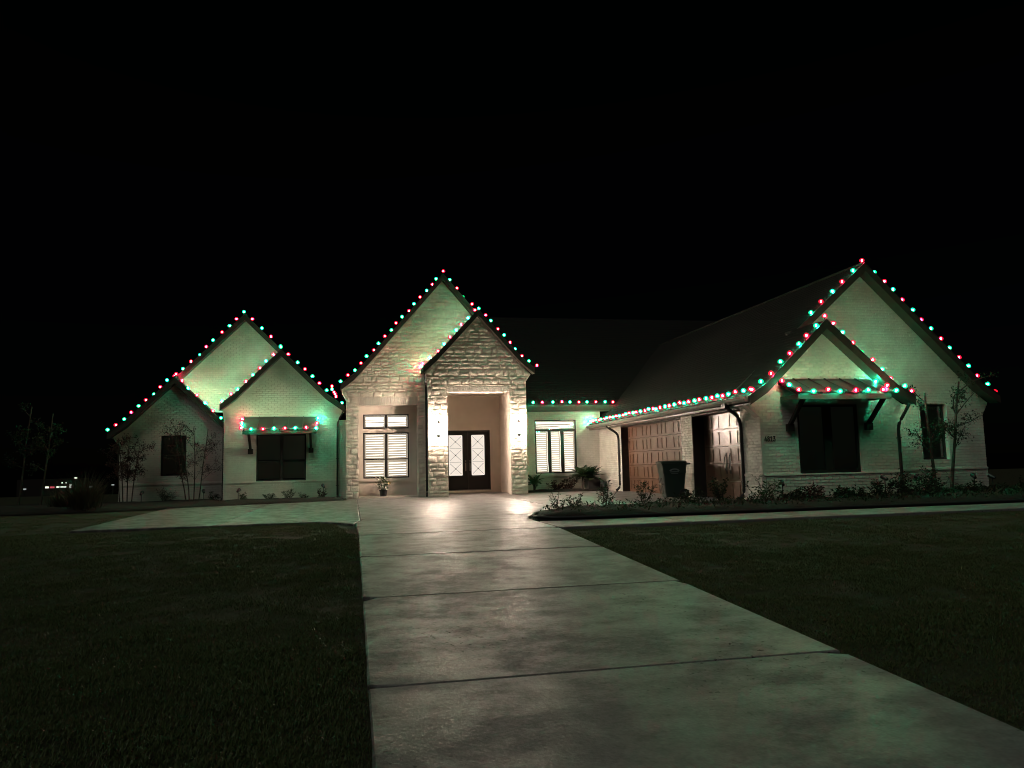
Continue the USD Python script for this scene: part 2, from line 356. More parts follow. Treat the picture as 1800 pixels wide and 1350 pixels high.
# planting beds (mounded mulch)
def bed(name, poly, h, nseed):
    minx, miny, maxx, maxy = poly.bounds
    pts = []
    st = .16
    pp = prep(poly)
    for x in np.arange(minx, maxx, st):
        for y in np.arange(miny, maxy, st):
            p = (x + random.uniform(-.05, .05), y + random.uniform(-.05, .05))
            if pp.contains(shapely.Point(p)): pts.append(p)
    n = int(poly.exterior.length / .14)
    rim = [poly.exterior.interpolate(k / n, normalized=True).coords[0] for k in range(n)]
    P = np.array(pts + rim)
    from scipy.spatial import Delaunay
    T = Delaunay(P).simplices
    cen = P[T].mean(1)
    keep = np.array([pp.contains(shapely.Point(c)) for c in cen])
    T = T[keep]
    d = np.array([poly.exterior.distance(shapely.Point(p)) for p in P])
    z = np.minimum(d / .5, 1) ** .6 * h + (meshkit.fbm(np.c_[P * 2.2, np.zeros(len(P))], 4, nseed) - .5) * .10 * np.minimum(d / .3, 1)
    z = np.where(d < 1e-6, -0.02, z + 0.02)
    V = np.c_[P, z + np.minimum(0, ground(P[:, 1]))]
    t = V[T]; nz = np.cross(t[:, 1] - t[:, 0], t[:, 2] - t[:, 0])[:, 2]
    T[nz < 0] = T[nz < 0][:, ::-1]
    return obj(name, (V, T), 'mulch', smooth=True, kind='structure')
BED_R = Polygon([(3.62, 15.1), (3.66, 15.6), (3.88, 16.25), (4.36, 16.9), (5.1, 17.28), (6.5, 17.42), (9.9, 17.42), (9.9, 17.5), (13.8, 17.5), (13.8, 19.0), (24, 19.0), (24, 14.56), (4.4, 14.56), (3.85, 14.7)])
bed('mulch_bed', BED_R, .12, 3)
bed('mulch_bed', Polygon([(6.42, 29.3), (9.92, 28.95), (9.92, 30.25), (6.42, 30.25)]), .07, 4)
bed('mulch_bed', Polygon([(-0.3, 27.5), (-5.6, 25.6), (-9.5, 24.9), (-12.5, 25.2), (-12.5, 31), (-8.4, 31), (-8.4, 30.35), (-4.6, 30.35), (-4.6, 29.15), (-0.3, 29.15)]), .08, 5)
# black edging strip round the right bed
edge = [(9.8, 17.43), (6.5, 17.46), (5.1, 17.32), (4.32, 16.93), (3.84, 16.28), (3.62, 15.6), (3.57, 15.1), (3.82, 14.66), (4.4, 14.52), (24, 14.52)]
ls = LineString(edge); N = 160
pts = np.array([ls.interpolate(k / (N - 1), normalized=True).coords[0] for k in range(N)])
mb = MB().tube(np.c_[pts, np.full(N, .045)], .028, 6)
for off in (-.02,):
    v = np.vstack([np.c_[pts, np.full(N, -.05)], np.c_[pts, np.full(N, .05)]])
    mb.add(v, [[i, i + 1, N + i + 1, N + i] for i in range(N - 1)])
e = obj('bed_edging', mb.m, 'rubber')
tag(stage.GetPrimAtPath(e), 'black rubber edging curving round the tip of the mulch bed beside the driveway', 'edging')
# ------------------------------------------------------------------ the house
HOUSE = thing('house', 'sprawling painted brick house with steep gables, stone entry and side garage', 'house')
YL, YR, YA, YC, YP, YN, YD, YB = 30.0, 29.3, 30.35, 28.7, 28.0, 29.2, 31.5, 30.3
YW, YWB, XG = 17.5, 19.0, 9.95
OVER = 0.35
RT = 0.17            # roof thickness, measured vertically
EYE = np.array([0, 0, CAM_Z])

PROF = {   # top of each gable roof, from the left eave over the ridge to the right eave
    'LL': [(-8.54, 2.56), (-8.00, 2.94), (-6.34, 4.55), (-4.63, 2.88)],
    'A':  [(-8.53, 2.57), (-7.98, 2.95), (-3.98, 6.98), (-0.59, 3.56), (0.10, 3.07)],
    'RL': [(-4.66, 3.47), (-4.15, 3.86), (-2.56, 5.47), (-0.95, 3.86), (-0.28, 3.38)],
    'C':  [(-0.43, 4.14), (0.06, 4.53), (0.42, 4.93), (3.35, 8.32), (6.20, 5.02), (6.50, 4.70)],
    'P':  [(2.50, 4.69), (3.02, 5.16), (4.56, 6.84), (6.14, 5.08), (6.64, 4.66)],
    'W':  [(9.50, 2.63), (9.98, 2.93), (11.72, 4.55), (13.62, 2.88), (14.14, 2.60)],
    'WB': [(9.50, 2.65), (10.0, 2.96), (14.07, 6.48), (17.60, 3.08), (18.15, 2.74)]}
bricks = []          # (distance, mesh arrays, wall path) of every brick, sorted later
stones = []

def shift(pr, dz, dx=0.0): return [(x + dx, z + dz) for x, z in pr]
def strip(pr, z0, z1): return Polygon(shift(pr, z1) + shift(pr, z0)[::-1])
def split(pr):
    k = int(np.argmax([z for _, z in pr])); return pr[:k + 1], pr[k:]

def roof_slope(pr, y0, y1, down):
    """Shingled slope: stepped courses along the slope from eave to ridge, extruded between y0 and y1."""
    pts = pr if pr[0][1] < pr[-1][1] else pr[::-1]           # eave first
    l = LineString(pts); n = max(2, int(round(l.length / .145)))
    cs = [l.interpolate(k / n, normalized=True).coords[0] for k in range(n + 1)]
    top = []
    for k in range(n):
        a, b = np.array(cs[k]), np.array(cs[k + 1])
        top += [(a[0], a[1] + .007), (b[0], b[1] - .001)]
    top.append((cs[-1][0], cs[-1][1]))
    poly = Polygon(top + [(x, z - down) for x, z in cs[::-1]]).buffer(0)
    return extrude(poly, -y1, -y0, front(0))

def gable_roof(key, y0, y1, y1b=None, drop=0.0, left=True, right=True, rakes=(1, 1), soffit=True):
    pr = shift(PROF[key], -drop)
    L, R = split(pr)
    ms = []
    if left: ms.append(roof_slope(L, y0, y1, RT))
    if right: ms.append(roof_slope(R, y0, y1b or y1, RT))
    obj('roof', trimesh.util.concatenate(ms), 'shingle', HOUSE)
    # rake boards on the front edge, soffit under the overhang
    for half, on in ((L, rakes[0]), (R, rakes[1])):
        if not on: continue
        board = strip(half, -0.225, -0.012)
        obj('rake_board', extrude(board, -y0 + .002, -y0 + .04, front(0)), 'trim', HOUSE)
        drip = strip(half, -0.008, 0.022)
        obj('drip_edge', extrude(drip, -y0 - .02, -y0 + .055, front(0)), 'black_metal', HOUSE)
    if soffit:
        obj('soffit', extrude(strip(pr, -RT - .03, -RT - .004), -(y0 + OVER), -y0 - .003, front(0)), 'trim', HOUSE)
    if key != 'W':
        k = int(np.argmax([z for _, z in pr])); xr, zr = pr[k]
        mb = MB().tube([(xr, y0 + .01, zr + .012), (xr, (y0 + y1) / 2, zr + .012), (xr, y1, zr + .012)], .05, 8)
        obj('ridge_cap', mb.m, 'shingle', HOUSE, smooth=40)

gable_roof('A', YA - OVER, 36.0)
gable_roof('LL', YL - OVER, 31.2, drop=.0)
gable_roof('RL', YR - OVER, 31.0)
gable_roof('C', YC - OVER, 37.0)
gable_roof('P', YP - OVER, 30.0)
gable_roof('WB', YWB - OVER, 34.0)
gable_roof('W', YW - OVER, YWB - OVER - .004, y1b=YWB + .02)

# main roof behind the entry: a slope facing the drive
def main_roof():
    pts = [(29.9, 3.42), (30.5, 3.82), (35.2, 8.05)]
    l = LineString(pts); n = 44
    cs = [l.interpolate(k / n, normalized=True).coords[0] for k in range(n + 1)]
    top = []
    for k in range(n): top += [(cs[k][0], cs[k][1] + .007), (cs[k + 1][0], cs[k + 1][1] - .001)]
    poly = Polygon(top + [(y, z - RT) for y, z in cs[::-1]]).buffer(0)
    m = trimesh.creation.extrude_polygon(poly, 12.0, engine='earcut')
    v = np.array(m.vertices); V = np.c_[v[:, 2] + 6.3, v[:, 0], v[:, 1]]
    obj('roof', trimesh.Trimesh(V, m.faces[:, ::-1], process=False), 'shingle', HOUSE)
    obj('fascia', MB().box((6.40, 29.86, 3.20), (10.6, 29.898, 3.43)).m, 'trim', HOUSE)
    obj('soffit', MB().box((6.40, 29.9, 3.20), (10.6, 30.29, 3.225)).m, 'trim', HOUSE)
main_roof()

# ---- masonry
def brick_wall(poly, fr, look='brick_paint', thick=.25, name='wall', skip=None, base=True, stonework=False, label=None, soldiers=(), back='mortar_paint', rows=None):
    """A wall whose backing is the joint colour and whose bricks or stones stand proud of it."""
    holes = shapely.union_all([s for s in soldiers]) if soldiers else None
    w = obj(name, extrude(poly, -thick, 0.0, fr), back, HOUSE, label=label)
    field = poly if skip is None else poly.difference(skip)
    if holes is not None: field = field.difference(holes.buffer(.004))
    minx, minz, maxx, maxz = field.bounds
    pp = prep(field)
    if stonework: lay_stones(field, pp, fr, w)
    else:
        r = 0; z = minz
        while z < maxz:
            off = (0.1065 if r % 2 else 0.0) - 0.213
            x = minx + off
            while x < maxx:
                rect = sbox(x, z, x + .203, z + .067)
                out = .013 + random.uniform(-.002, .003) + (.018 if base and z < .66 else 0)
                if pp.contains(rect): brick_piece(x, z, .203, .067, out, fr, w)
                elif pp.intersects(rect):
                    g = field.intersection(rect)
                    for pg in getattr(g, 'geoms', [g]):
                        if pg.geom_type == 'Polygon' and pg.area > .0008:
                            m = extrude(pg, 0, out, fr); bricks.append((np.array(m.vertices), np.array(m.faces), w, pg.area))
                x += .213
            z += .077; r += 1
        if base and minz < .1:
            led = field.intersection(sbox(minx - 1, .665, maxx + 1, .715))
            for pg in getattr(led, 'geoms', [led]):
                if pg.area > .001: obj('ledge', extrude(pg, 0, .05, fr), look, w)
    for s in soldiers:
        a, b, c, d = s.bounds
        n = max(1, int((c - a) / .077))
        step = (c - a) / n
        for k in range(n): brick_piece(a + k * step + .004, b + .004, step - .009, d - b - .008, .016 + random.uniform(-.003, .003), fr, w)
    return w
_bf = np.array([[4, 5, 6, 7], [0, 1, 5, 4], [1, 2, 6, 5], [2, 3, 7, 6], [3, 0, 4, 7]])
_bf = np.vstack([_bf[:, [0, 1, 2]], _bf[:, [0, 2, 3]]])
def brick_piece(x, z, w, h, d, fr, wall):
    c = .004; j = np.random.default_rng(int((x * 977 + z * 3571) * 100) & 0xffffff).uniform(-.0025, .0025, 8)
    p = np.array([[x, z, 0], [x + w, z, 0], [x + w, z + h, 0], [x, z + h, 0],
                  [x + c + j[0], z + c + j[1], d], [x + w - c + j[2], z + c + j[3], d], [x + w - c + j[4], z + h - c + j[5], d], [x + c + j[6], z + h - c + j[7], d]])
    bricks.append((fr(p), _bf, wall, w * h))
def lay_stones(field, pp, fr, wall):
    minx, minz, maxx, maxz = field.bounds
    z = minz; r = 0
    while z < maxz:
        h = random.choice([.11, .14, .17, .21, .25]); x = minx - random.uniform(0, .3)
        while x < maxx:
            w = random.uniform(.18, .52)
            cells = [(x, z, w, h)]
            if h > .22 and random.random() < .4:
                s = random.uniform(.4, .6); cells = [(x, z, w, h * s), (x, z + h * s, w, h * (1 - s))]
            for cx, cz, cw, ch in cells:
                g = field.intersection(sbox(cx + .006, cz + .006, cx + cw - .006, cz + ch - .006))
                for pg in getattr(g, 'geoms', [g]):
                    if pg.geom_type == 'Polygon' and pg.area > .003: stone_piece(pg, fr, wall)
            x += w
        z += h; r += 1
def stone_piece(pg, fr, wall):
    a, b, c, d = pg.bounds
    proud = random.uniform(.018, .034); sd = random.randint(0, 9999)
    core = pg.buffer(-.012, join_style=2)
    if core.is_empty or core.geom_type != 'Polygon': core = pg.buffer(-.004, join_style=2)
    if core.is_empty or core.geom_type != 'Polygon': return
    full = abs(pg.area - (c - a) * (d - b)) < 1e-6
    if full:
        nu, nv = max(3, int((c - a) / .075)) + 1, max(2, int((d - b) / .065)) + 1
        u = np.linspace(a + .010, c - .010, nu); v = np.linspace(b + .010, d - .010, nv)
        U, V = np.meshgrid(u, v); P = np.stack([U, V], -1).reshape(-1, 2)
        i, j = np.meshgrid(np.arange(nv - 1), np.arange(nu - 1), indexing='ij')
        T = np.stack([i * nu + j, i * nu + j + 1, (i + 1) * nu + j + 1, (i + 1) * nu + j], -1).reshape(-1, 4)
        T = np.vstack([T[:, [0, 1, 2]], T[:, [0, 2, 3]]])
        border = list(range(nu)) + [k * nu + nu - 1 for k in range(1, nv)] + [(nv - 1) * nu + k for k in range(nu - 2, -1, -1)] + [k * nu for k in range(nv - 2, 0, -1)]
    else:
        v, f = trimesh.creation.triangulate_polygon(core, engine='earcut')
        if len(f) == 0: return
        P, T = trimesh.remesh.subdivide_to_size(np.c_[v, np.zeros(len(v))], f, .14)
        P, idx = np.unique(np.round(P[:, :2], 5), axis=0, return_inverse=True); T = idx.reshape(-1)[T]
        t = P[T]; ar = np.cross(t[:, 1] - t[:, 0], t[:, 2] - t[:, 0]); T[ar < 0] = T[ar < 0][:, ::-1]
        border = None
    nz = meshkit.fbm(np.c_[P * 6.0, np.full(len(P), sd)], 3, sd % 97)
    dd = np.array([core.exterior.distance(shapely.Point(p)) for p in P])
    hgt = proud + (nz - .5) * .038 + np.minimum(dd / .05, 1) * .012
    hgt = np.maximum(hgt, .006)
    Pj = P + (meshkit.noise(np.c_[P * 20, np.full(len(P), sd + .5)], 3)[:, None] - .5) * .010
    V3 = np.c_[Pj, hgt]; n = len(P)
    if border is None:
        e = np.sort(np.vstack([T[:, [0, 1]], T[:, [1, 2]], T[:, [2, 0]]]), 1)
        ue, cnt = np.unique(e, axis=0, return_counts=True)
        bset = {tuple(x) for x in ue[cnt == 1]}
        side_f = []
        vv = [V3]; skirt = V3.copy(); skirt[:, 2] = 0; vv.append(skirt)
        for t in T:
            for p, q in ((t[0], t[1]), (t[1], t[2]), (t[2], t[0])):
                if (min(p, q), max(p, q)) in bset: side_f += [[q, p, p + n], [q, p + n, q + n]]
        V3 = np.vstack(vv); F = np.vstack([T, np.array(side_f)]) if side_f else T
    else:
        m = len(border); sk = V3[border].copy(); sk[:, 2] = 0
        cx, cz = (a + c) / 2, (b + d) / 2
        sk[:, 0] += np.sign(sk[:, 0] - cx) * .006; sk[:, 1] += np.sign(sk[:, 1] - cz) * .006
        V3 = np.vstack([V3, sk]); s = []
        for k in range(m):
            p, q = border[k], border[(k + 1) % m]
            s += [[q, p, n + k], [q, n + k, n + (k + 1) % m]]
        F = np.vstack([T, np.array(s)])
    stones.append((fr(V3), F, wall, pg.area))
def under(pr): return shift(pr, -RT - .02)

# ---- left block
prLL = under(PROF['LL'])
poly = Polygon([(-8.2, 0), (-8.2, 2.04), (-8.41, 2.34), (-8.43, 2.44)] + prLL[1:-1] + [(-4.62, 2.66), (-4.62, 0)])
winA = sbox(-6.82, .98, -5.96, 2.44)
brick_wall(poly.difference(winA), front(YL))
prA = under(PROF['A'])
brick_wall(Polygon([(-7.4, 3.35)] + prA[2:3] + [(-1.2, 3.95), (-1.2, 3.3), (-4.0, 3.3)]), front(YA), base=False)
prR = under(PROF['RL'])
poly = Polygon([(-4.55, 0), (-4.55, 2.82), (-4.6, 3.2), (-4.62, 3.30)] + prR[1:-1] + [(-0.30, 3.22), (-0.53, 2.92), (-0.53, 2.9), (-0.2, 2.9), (-0.2, 0)])
winB = sbox(-3.43, .71, -1.68, 2.40)
brick_wall(poly.difference(winB), front(YR))
brick_wall(Polygon([(-30.3, 0), (-29.3, 0), (-29.3, 2.9), (-30.3, 2.9)]), side(-4.55), base=False)     # return between the two low gables
brick_wall(Polygon([(-36, 0), (-30.0, 0), (-30.0, 2.3), (-36, 2.3)]), side(-8.2), base=False)

# ---- centre stone gable with its window niche
prC = under(PROF['C'])
niche = sbox(.21, -.01, 2.37, 3.39); sold = sbox(.21, 3.39, 2.37, 3.69)
poly = Polygon([(-.24, 0), (-.24, 3.58), (-.38, 3.86), (-.40, 3.98)] + prC[1:4] + [(5.4, 5.7), (5.4, 4.31), (2.76, 4.31), (2.76, 0)])
brick_wall(poly.difference(niche), front(YC), stonework=True, soldiers=(sold,), thick=.48, base=False, back='stucco', label='stone gable wall with tall window niche',
           skip=sbox(2.75, -1, 6, 4.3))
winC1, winC2 = sbox(.38, 2.55, 2.07, 3.09), sbox(.38, .71, 2.07, 2.40)
obj('niche_wall', extrude(sbox(.2, 0, 2.38, 3.4).difference(winC1).difference(winC2), -.2, 0, front(YN)), 'stucco', HOUSE)
obj('sill', extrude(sbox(.30, .60, 2.15, .68), 0, .06, front(YN)), 'stucco', HOUSE)
obj('sill', extrude(sbox(.30, 2.43, 2.15, 2.52), 0, .025, front(YN)), 'stucco', HOUSE)
obj('niche_step', MB().box((.22, 28.66, 0), (2.36, 29.19, .05)).m, 'stucco', HOUSE)

# ---- porch
prP = under(PROF['P'])
arch = sbox(3.40, -.01, 5.73, 3.80); soldP = sbox(3.40, 3.80, 5.73, 4.02)
poly = Polygon([(2.68, 0), (2.68, 4.12), (2.56, 4.40), (2.56, 4.48)] + prP[1:4] + [(6.56, 4.46), (6.38, 4.2), (6.36, 0)])
brick_wall(poly.difference(arch), front(YP), stonework=True, soldiers=(soldP,), thick=.5, base=False, back='stucco', label='stone entry gable on two columns')
mb = MB().box((2.68, 28.5, 3.98), (6.36, 31.7, 4.3))
obj('porch_ceiling', mb.m, 'stucco', HOUSE)
obj('wall', MB().box((6.0, 28.5, 0), (6.36, 31.7, 4.0)).m, 'stucco', HOUSE)
obj('wall', MB().box((2.68, 28.5, 0), (3.0, 31.7, 4.0)).m, 'stucco', HOUSE)
obj('wall', extrude(sbox(2.9, 0, 6.1, 4.0).difference(sbox(3.76, .1, 5.58, 2.55)), -.2, 0, front(YD)), 'stucco', HOUSE)
obj('door_step', MB().box((3.66, 31.15, 0), (5.5, 31.52, .085)).m, 'stucco', HOUSE)
obj('wall', MB().box((-.24, 28.9, 0), (-.20, 36, 4.0)).m, 'stucco', HOUSE)

# ---- wall right of the entry
winD = sbox(7.22, .71, 8.96, 2.87); soldB = sbox(6.36, 3.18, 10.0, 3.40)
brick_wall(sbox(6.36, 0, 10.0, 3.41).difference(winD), front(YB), soldiers=(soldB,))
obj('sill', extrude(sbox(7.12, .60, 9.06, .69), .012, .08, front(YB)), 'brick_paint', HOUSE)

# ---- garage side (u = -y)
BIG, ONE = sbox(-27.67, -.01, -22.2, 2.44), sbox(-21.44, -.01, -18.45, 2.44)
brick_wall(sbox(-30.3, 0, -17.5, 2.5).difference(BIG).difference(ONE), side(XG), thick=.3)
# ---- wing front
prW = under(PROF['W'])
poly = Polygon([(9.95, 0), (9.95, 2.12), (9.62, 2.40), (9.60, 2.46)] + prW[1:4] + [(14.02, 2.42), (14.0, 2.36), (13.85, 2.14), (13.85, 0)])
winE = sbox(10.97, .70, 12.70, 2.43)
brick_wall(poly.difference(winE), front(YW))
brick_wall(sbox(-19.0, 0, -17.5, 2.5), Frame((13.85, 0, 0), (0, 1, 0), (1, 0, 0)), base=False) if False else None
obj('wall', MB().box((13.6, 17.6, 0), (13.84, 19.2, 2.4)).m, 'mortar_paint', HOUSE)
prB = under(PROF['WB'])
poly = Polygon([(13.7, 0), (13.7, 2.3), (11.6, 2.3), (11.6, 3.9)] + [p for p in prB if p[0] > 11.6 and p[0] < 17.9] + [(18.05, 2.56), (18.02, 2.50), (17.85, 2.2), (17.85, 0)])
winF = sbox(15.78, .96, 16.66, 2.53)
brick_wall(poly.difference(winF), front(YWB), thick=.34)
obj('wall', MB().box((17.6, 19.35, 0), (17.84, 34, 2.4)).m, 'mortar_paint', HOUSE)

# ---- windows
def window(u0, z0, u1, z1, y, panes, frame=.05, inset=.04, back='shade', louvre=None, look='black_metal', blind_drop=None, label=None):
    """panes: (u0, z0, u1, z1) of each light; behind each a shade, or louvres before a lit room."""
    w = part_group('window', HOUSE, label)
    fr = front(y + inset)
    solid = sbox(u0, z0, u1, z1)
    lights = [sbox(*p) for p in panes]
    obj('frame', extrude(solid.difference(shapely.union_all(lights)), -.05, .02, fr), look, w)
    for p in panes:
        obj('pane', extrude(sbox(*p), -.012, -.008, fr), 'window_glass', w)
        if back == 'blind':
            z = p[1] + .03; kk = 0
            while z < p[3] - .02:
                v = fr(np.array([[p[0], z, -.026], [p[2], z, -.026], [p[2], z + .056, -.046], [p[0], z + .056, -.046]]))
                v = np.vstack([v, v + [0, .004, 0]])
                obj('blind_slat', (v, [[0, 1, 2, 3], [7, 6, 5, 4], [0, 4, 5, 1], [2, 6, 7, 3], [1, 5, 6, 2], [0, 3, 7, 4]]), 'gray_shade', w)
                z += .052
        elif back == 'shade':
            obj('shade', extrude(sbox(p[0], p[1], p[2], p[3]), -.035, -.03, fr), 'gray_shade', w)
        else:
            pitch = louvre or .075
            # shutter stiles and louvres
            st = sbox(*p).difference(sbox(p[0] + .05, p[1] + .05, p[2] - .05, p[3] - .05))
            obj('shutter_frame', extrude(st, -.12, -.085, fr), 'white_blind', w)
            z = p[1] + .05 + pitch / 2
            k = 0
            tilt = math.radians({'open': 18, 'half': 46, 'shut': 70}[back])
            while z < p[3] - .05 - pitch * .3:
                t = tilt * (0.85 + .3 * (meshkit.noise([[z * 3.0, p[0] * 5, y]], 4)[0]))
                c, s = math.cos(t) * pitch * .5, math.sin(t) * pitch * .5
                a, b = p[0] + .052, p[2] - .052
                v = np.array([[a, z - s, -.105 - c * .9 + .0], [b, z - s, -.105 - c * .9], [b, z + s, -.105 + c * .9], [a, z + s, -.105 + c * .9]])
                v = np.vstack([v, v + [0, .007, 0]])
                v = fr(v)
                obj('louver', (v, [[0, 1, 2, 3], [7, 6, 5, 4], [0, 4, 5, 1], [2, 6, 7, 3], [1, 5, 6, 2], [0, 3, 7, 4]]), 'white_blind', w)
                z += pitch; k += 1
    if back not in ('shade', 'blind'):
        obj('lit_room', extrude(sbox(u0 + .02, z0 + .02, u1 - .02, z1 - .02), -.36, -.34, fr), 'room_glow', w)
    return w
window(-6.82, .98, -5.96, 2.44, YL, [(-6.77, 1.75, -6.01, 2.39), (-6.77, 1.03, -6.01, 1.70)], back='blind')
window(-3.43, .71, -1.68, 2.40, YR, [(-3.38, 1.44, -2.60, 2.35), (-3.38, .76, -2.60, 1.39), (-2.50, 1.44, -1.73, 2.35), (-2.50, .76, -1.73, 1.39)], back='blind')
window(.38, 2.55, 2.07, 3.09, YN, [(.43, 2.60, 1.185, 3.04), (1.265, 2.60, 2.02, 3.04)], back='open', louvre=.09, inset=.02)
window(.38, .71, 2.07, 2.40, YN, [(.43, 1.43, 1.175, 2.35), (.43, .76, 1.175, 1.39), (1.275, 1.43, 2.02, 2.35), (1.275, .76, 2.02, 1.39)], back='half', louvre=.09, inset=.02)
window(7.22, .71, 8.96, 2.87, YB, [(7.26, 2.50, 8.92, 2.83), (7.27, .76, 7.76, 2.40), (7.89, .76, 8.30, 2.40), (8.43, .76, 8.91, 2.40)], back='half', louvre=.085)
window(10.97, .70, 12.70, 2.43, YW, [(11.04, .78, 11.72, 2.37), (11.95, .78, 12.63, 2.37)])
window(15.78, .96, 16.66, 2.53, YWB, [(15.84, 1.02, 16.60, 2.47)], inset=.15)

# ---- entry door: black iron double door with lit glass and X bars
DOOR = part_group('front_door', HOUSE, 'black iron double door with lit frosted glass')
fr = front(YD + .03)
outer = sbox(3.76, .10, 5.58, 2.55)
g1, g2 = sbox(3.86, .70, 4.43, 2.36).buffer(-.04).buffer(.04), sbox(4.80, .70, 5.35, 2.36).buffer(-.04).buffer(.04)
obj('frame', extrude(outer.difference(sbox(3.81, .12, 5.53, 2.50)), -.06, .03, fr), 'door_iron', DOOR)
for s, gl in ((sbox(3.814, .124, 4.635, 2.496), g1), (sbox(4.645, .124, 5.526, 2.496), g2)):
    obj('door_leaf', extrude(s.difference(gl), -.045, .0, fr), 'door_iron', DOOR)
for gl in (g1, g2):
    obj('glass', extrude(gl, -.035, -.028, fr), 'door_glow', DOOR)
    a, b, c, d = gl.bounds; hh = (d - b) / 3
    mb = MB()
    P3 = lambda u, z, n=-.018: fr(np.array([[u, z, n]]))[0]
    for k in range(3):
        z0, z1 = b + k * hh, b + (k + 1) * hh
        mb.bar(P3(a + .05, z0 + .06), P3(c - .05, z1 - .06), .011); mb.bar(P3(a + .05, z1 - .06, -.016), P3(c - .05, z0 + .06, -.016), .011)
        if k: mb.bar(P3(a + .04, z0), P3(c - .04, z0), .012)
        mm = trimesh.creation.icosphere(1, .026); mm.apply_translation(P3((a + c) / 2, (z0 + z1) / 2, -.012)); mb.mesh(mm)
    obj('grille', mb.m, 'door_iron', DOOR)
for hx in (4.55, 4.73):
    mb = MB().tube([P3(hx, .93, .03), P3(hx, 1.0, .065), P3(hx, 1.12, .07), P3(hx, 1.18, .04)], .013, 8)
    mb.box(P3(hx - .025, .88, .0), P3(hx + .025, 1.22, .012))
    mm = trimesh.creation.icosphere(1, .028); mm.apply_translation(P3(hx, 1.29, .02)); mb.mesh(mm)
    obj('handle', mb.m, 'steel', DOOR, smooth=40)
obj('threshold', MB().box((3.76, 31.44, .087), (5.58, 31.6, .12)).m, 'steel', DOOR)

# ---- garage doors (recessed, plank panels)
def garage_door(y0, y1, x, groups):
    D = part_group('garage_door', HOUSE, 'brown plank panel garage door')
    f2 = side(x)
    u0, u1 = -y1, -y0
    H = 2.44; rows = 5; rh = H / rows
    for r in range(rows):
        pol = sbox(u0, r * rh + .004, u1, (r + 1) * rh - .004)
        cuts = []
        gw = (u1 - u0) / groups
        for g in range(groups):
            a = u0 + g * gw + .13; w = (gw - .26) / 3
            for k in range(3):
                cuts.append(sbox(a + k * w + .014, r * rh + .075, a + (k + 1) * w - .014, (r + 1) * rh - .075))
        obj('section', extrude(pol.difference(shapely.union_all(cuts)), -.04, .0, f2), 'garage_wood', D)
        for c in cuts:
            a, b, cc, d = c.bounds
            obj('plank_panel', extrude(sbox(a + .0, b, cc, d), -.035, -.018, f2), 'garage_wood', D)
    return D
D1 = garage_door(22.2, 27.67, XG + .26, 4)
D2 = garage_door(18.45, 21.44, XG + .36, 2)
mb = MB()
f2 = side(XG + .36)
for s in (-.12, .10):
    u = -19.95 + s
    pts = [(u, .78, .02), (u + s * .25, .86, .05), (u + s * .45, 1.0, .055), (u + s * .25, 1.14, .05), (u, 1.22, .02)]
    mb.tube(f2(np.array(pts)), .014, 8)
    q = f2(np.array([[u - .03, .70, .002], [u + .03, 1.28, .012]])); mb.box(q[0], q[1])
obj('handle', mb.m, 'black_metal', D2, smooth=40)
# jamb boards and header trim of both openings
for (ya, yb, dx) in ((22.2, 27.67, .26), (18.45, 21.44, .36)):
    for yy, s in ((ya, 1), (yb, -1)):
        obj('door_jamb', MB().box((XG - .012, yy, 0), (XG + dx + .03, yy + s * .035, 2.44)).m, 'wood_block', HOUSE)
    obj('door_header', MB().box((XG - .012, ya + .036, 2.40), (XG + dx + .03, yb - .036, 2.44)).m, 'trim', HOUSE)

# ---- eave trim, gutter, downspouts
gut = Polygon([(9.40, 2.62), (9.385, 2.56), (9.42, 2.50), (9.50, 2.495), (9.50, 2.63), (9.488, 2.63), (9.488, 2.51), (9.425, 2.515), (9.398, 2.56), (9.412, 2.62)])
obj('gutter', extrude(gut, -30.28, -17.2, front(0)), 'gutter_paint', HOUSE)
obj('fascia', MB().box((9.503, 17.2, 2.42), (9.54, 30.25, 2.60)).m, 'gutter_paint', HOUSE)
obj('soffit', MB().box((9.54, 17.52, 2.46), (9.96, 30.28, 2.485)).m, 'gutter_paint', HOUSE)
def downspout(pts, r=.036):
    mb = MB()
    P = [np.array(p, float) for p in pts]
    dense = []
    for a, b in zip(P[:-1], P[1:]):
        for t in np.linspace(0, 1, max(2, int(np.linalg.norm(b - a) / .12)), endpoint=False): dense.append(a + (b - a) * t)
    dense.append(P[-1]); dense = np.array(dense)
    for _ in range(2): dense[1:-1] = (dense[:-2] + 2 * dense[1:-1] + dense[2:]) / 4
    mb.tube(dense, r, 8)
    for z in (0.55, 1.5):
        k = np.argmin(np.abs(dense[:, 2] - z)); c = dense[k]
        mb.box(c - [.05, .05, .012], c + [.05, .05, .012])
    return obj('downspout', mb.m, 'black_metal', HOUSE, smooth=40)
downspout([(-4.62, YL - .30, 2.74), (-4.66, YL - .06, 2.5), (-4.66, YL - .05, .1), (-4.70, YL - .2, .04)])
downspout([(-.34, YR - .34, 3.26), (-.34, YR - .30, 3.16), (-.56, YR - .06, 2.84), (-.56, YR - .05, .12), (-.56, YR - .2, .05)], .03)
downspout([(2.56, YP - .28, 4.44), (2.58, YP - .1, 4.34), (2.64, YP + .15, 4.1), (2.64, YP + .2, 3.9), (2.64, YP + .2, .1), (2.62, YP + .02, .04)])
downspout([(9.46, 27.95, 2.50), (9.52, 27.92, 2.40), (9.86, 27.86, 2.20), (9.90, 27.86, 2.05), (9.90, 27.86, .12), (9.74, 27.86, .04)], .045)
downspout([(9.46, 18.3, 2.50), (9.50, 18.3, 2.38), (9.84, 18.38, 2.22), (9.90, 18.4, 2.0), (9.90, 18.4, .14), (9.70, 18.4, .04)], .048)
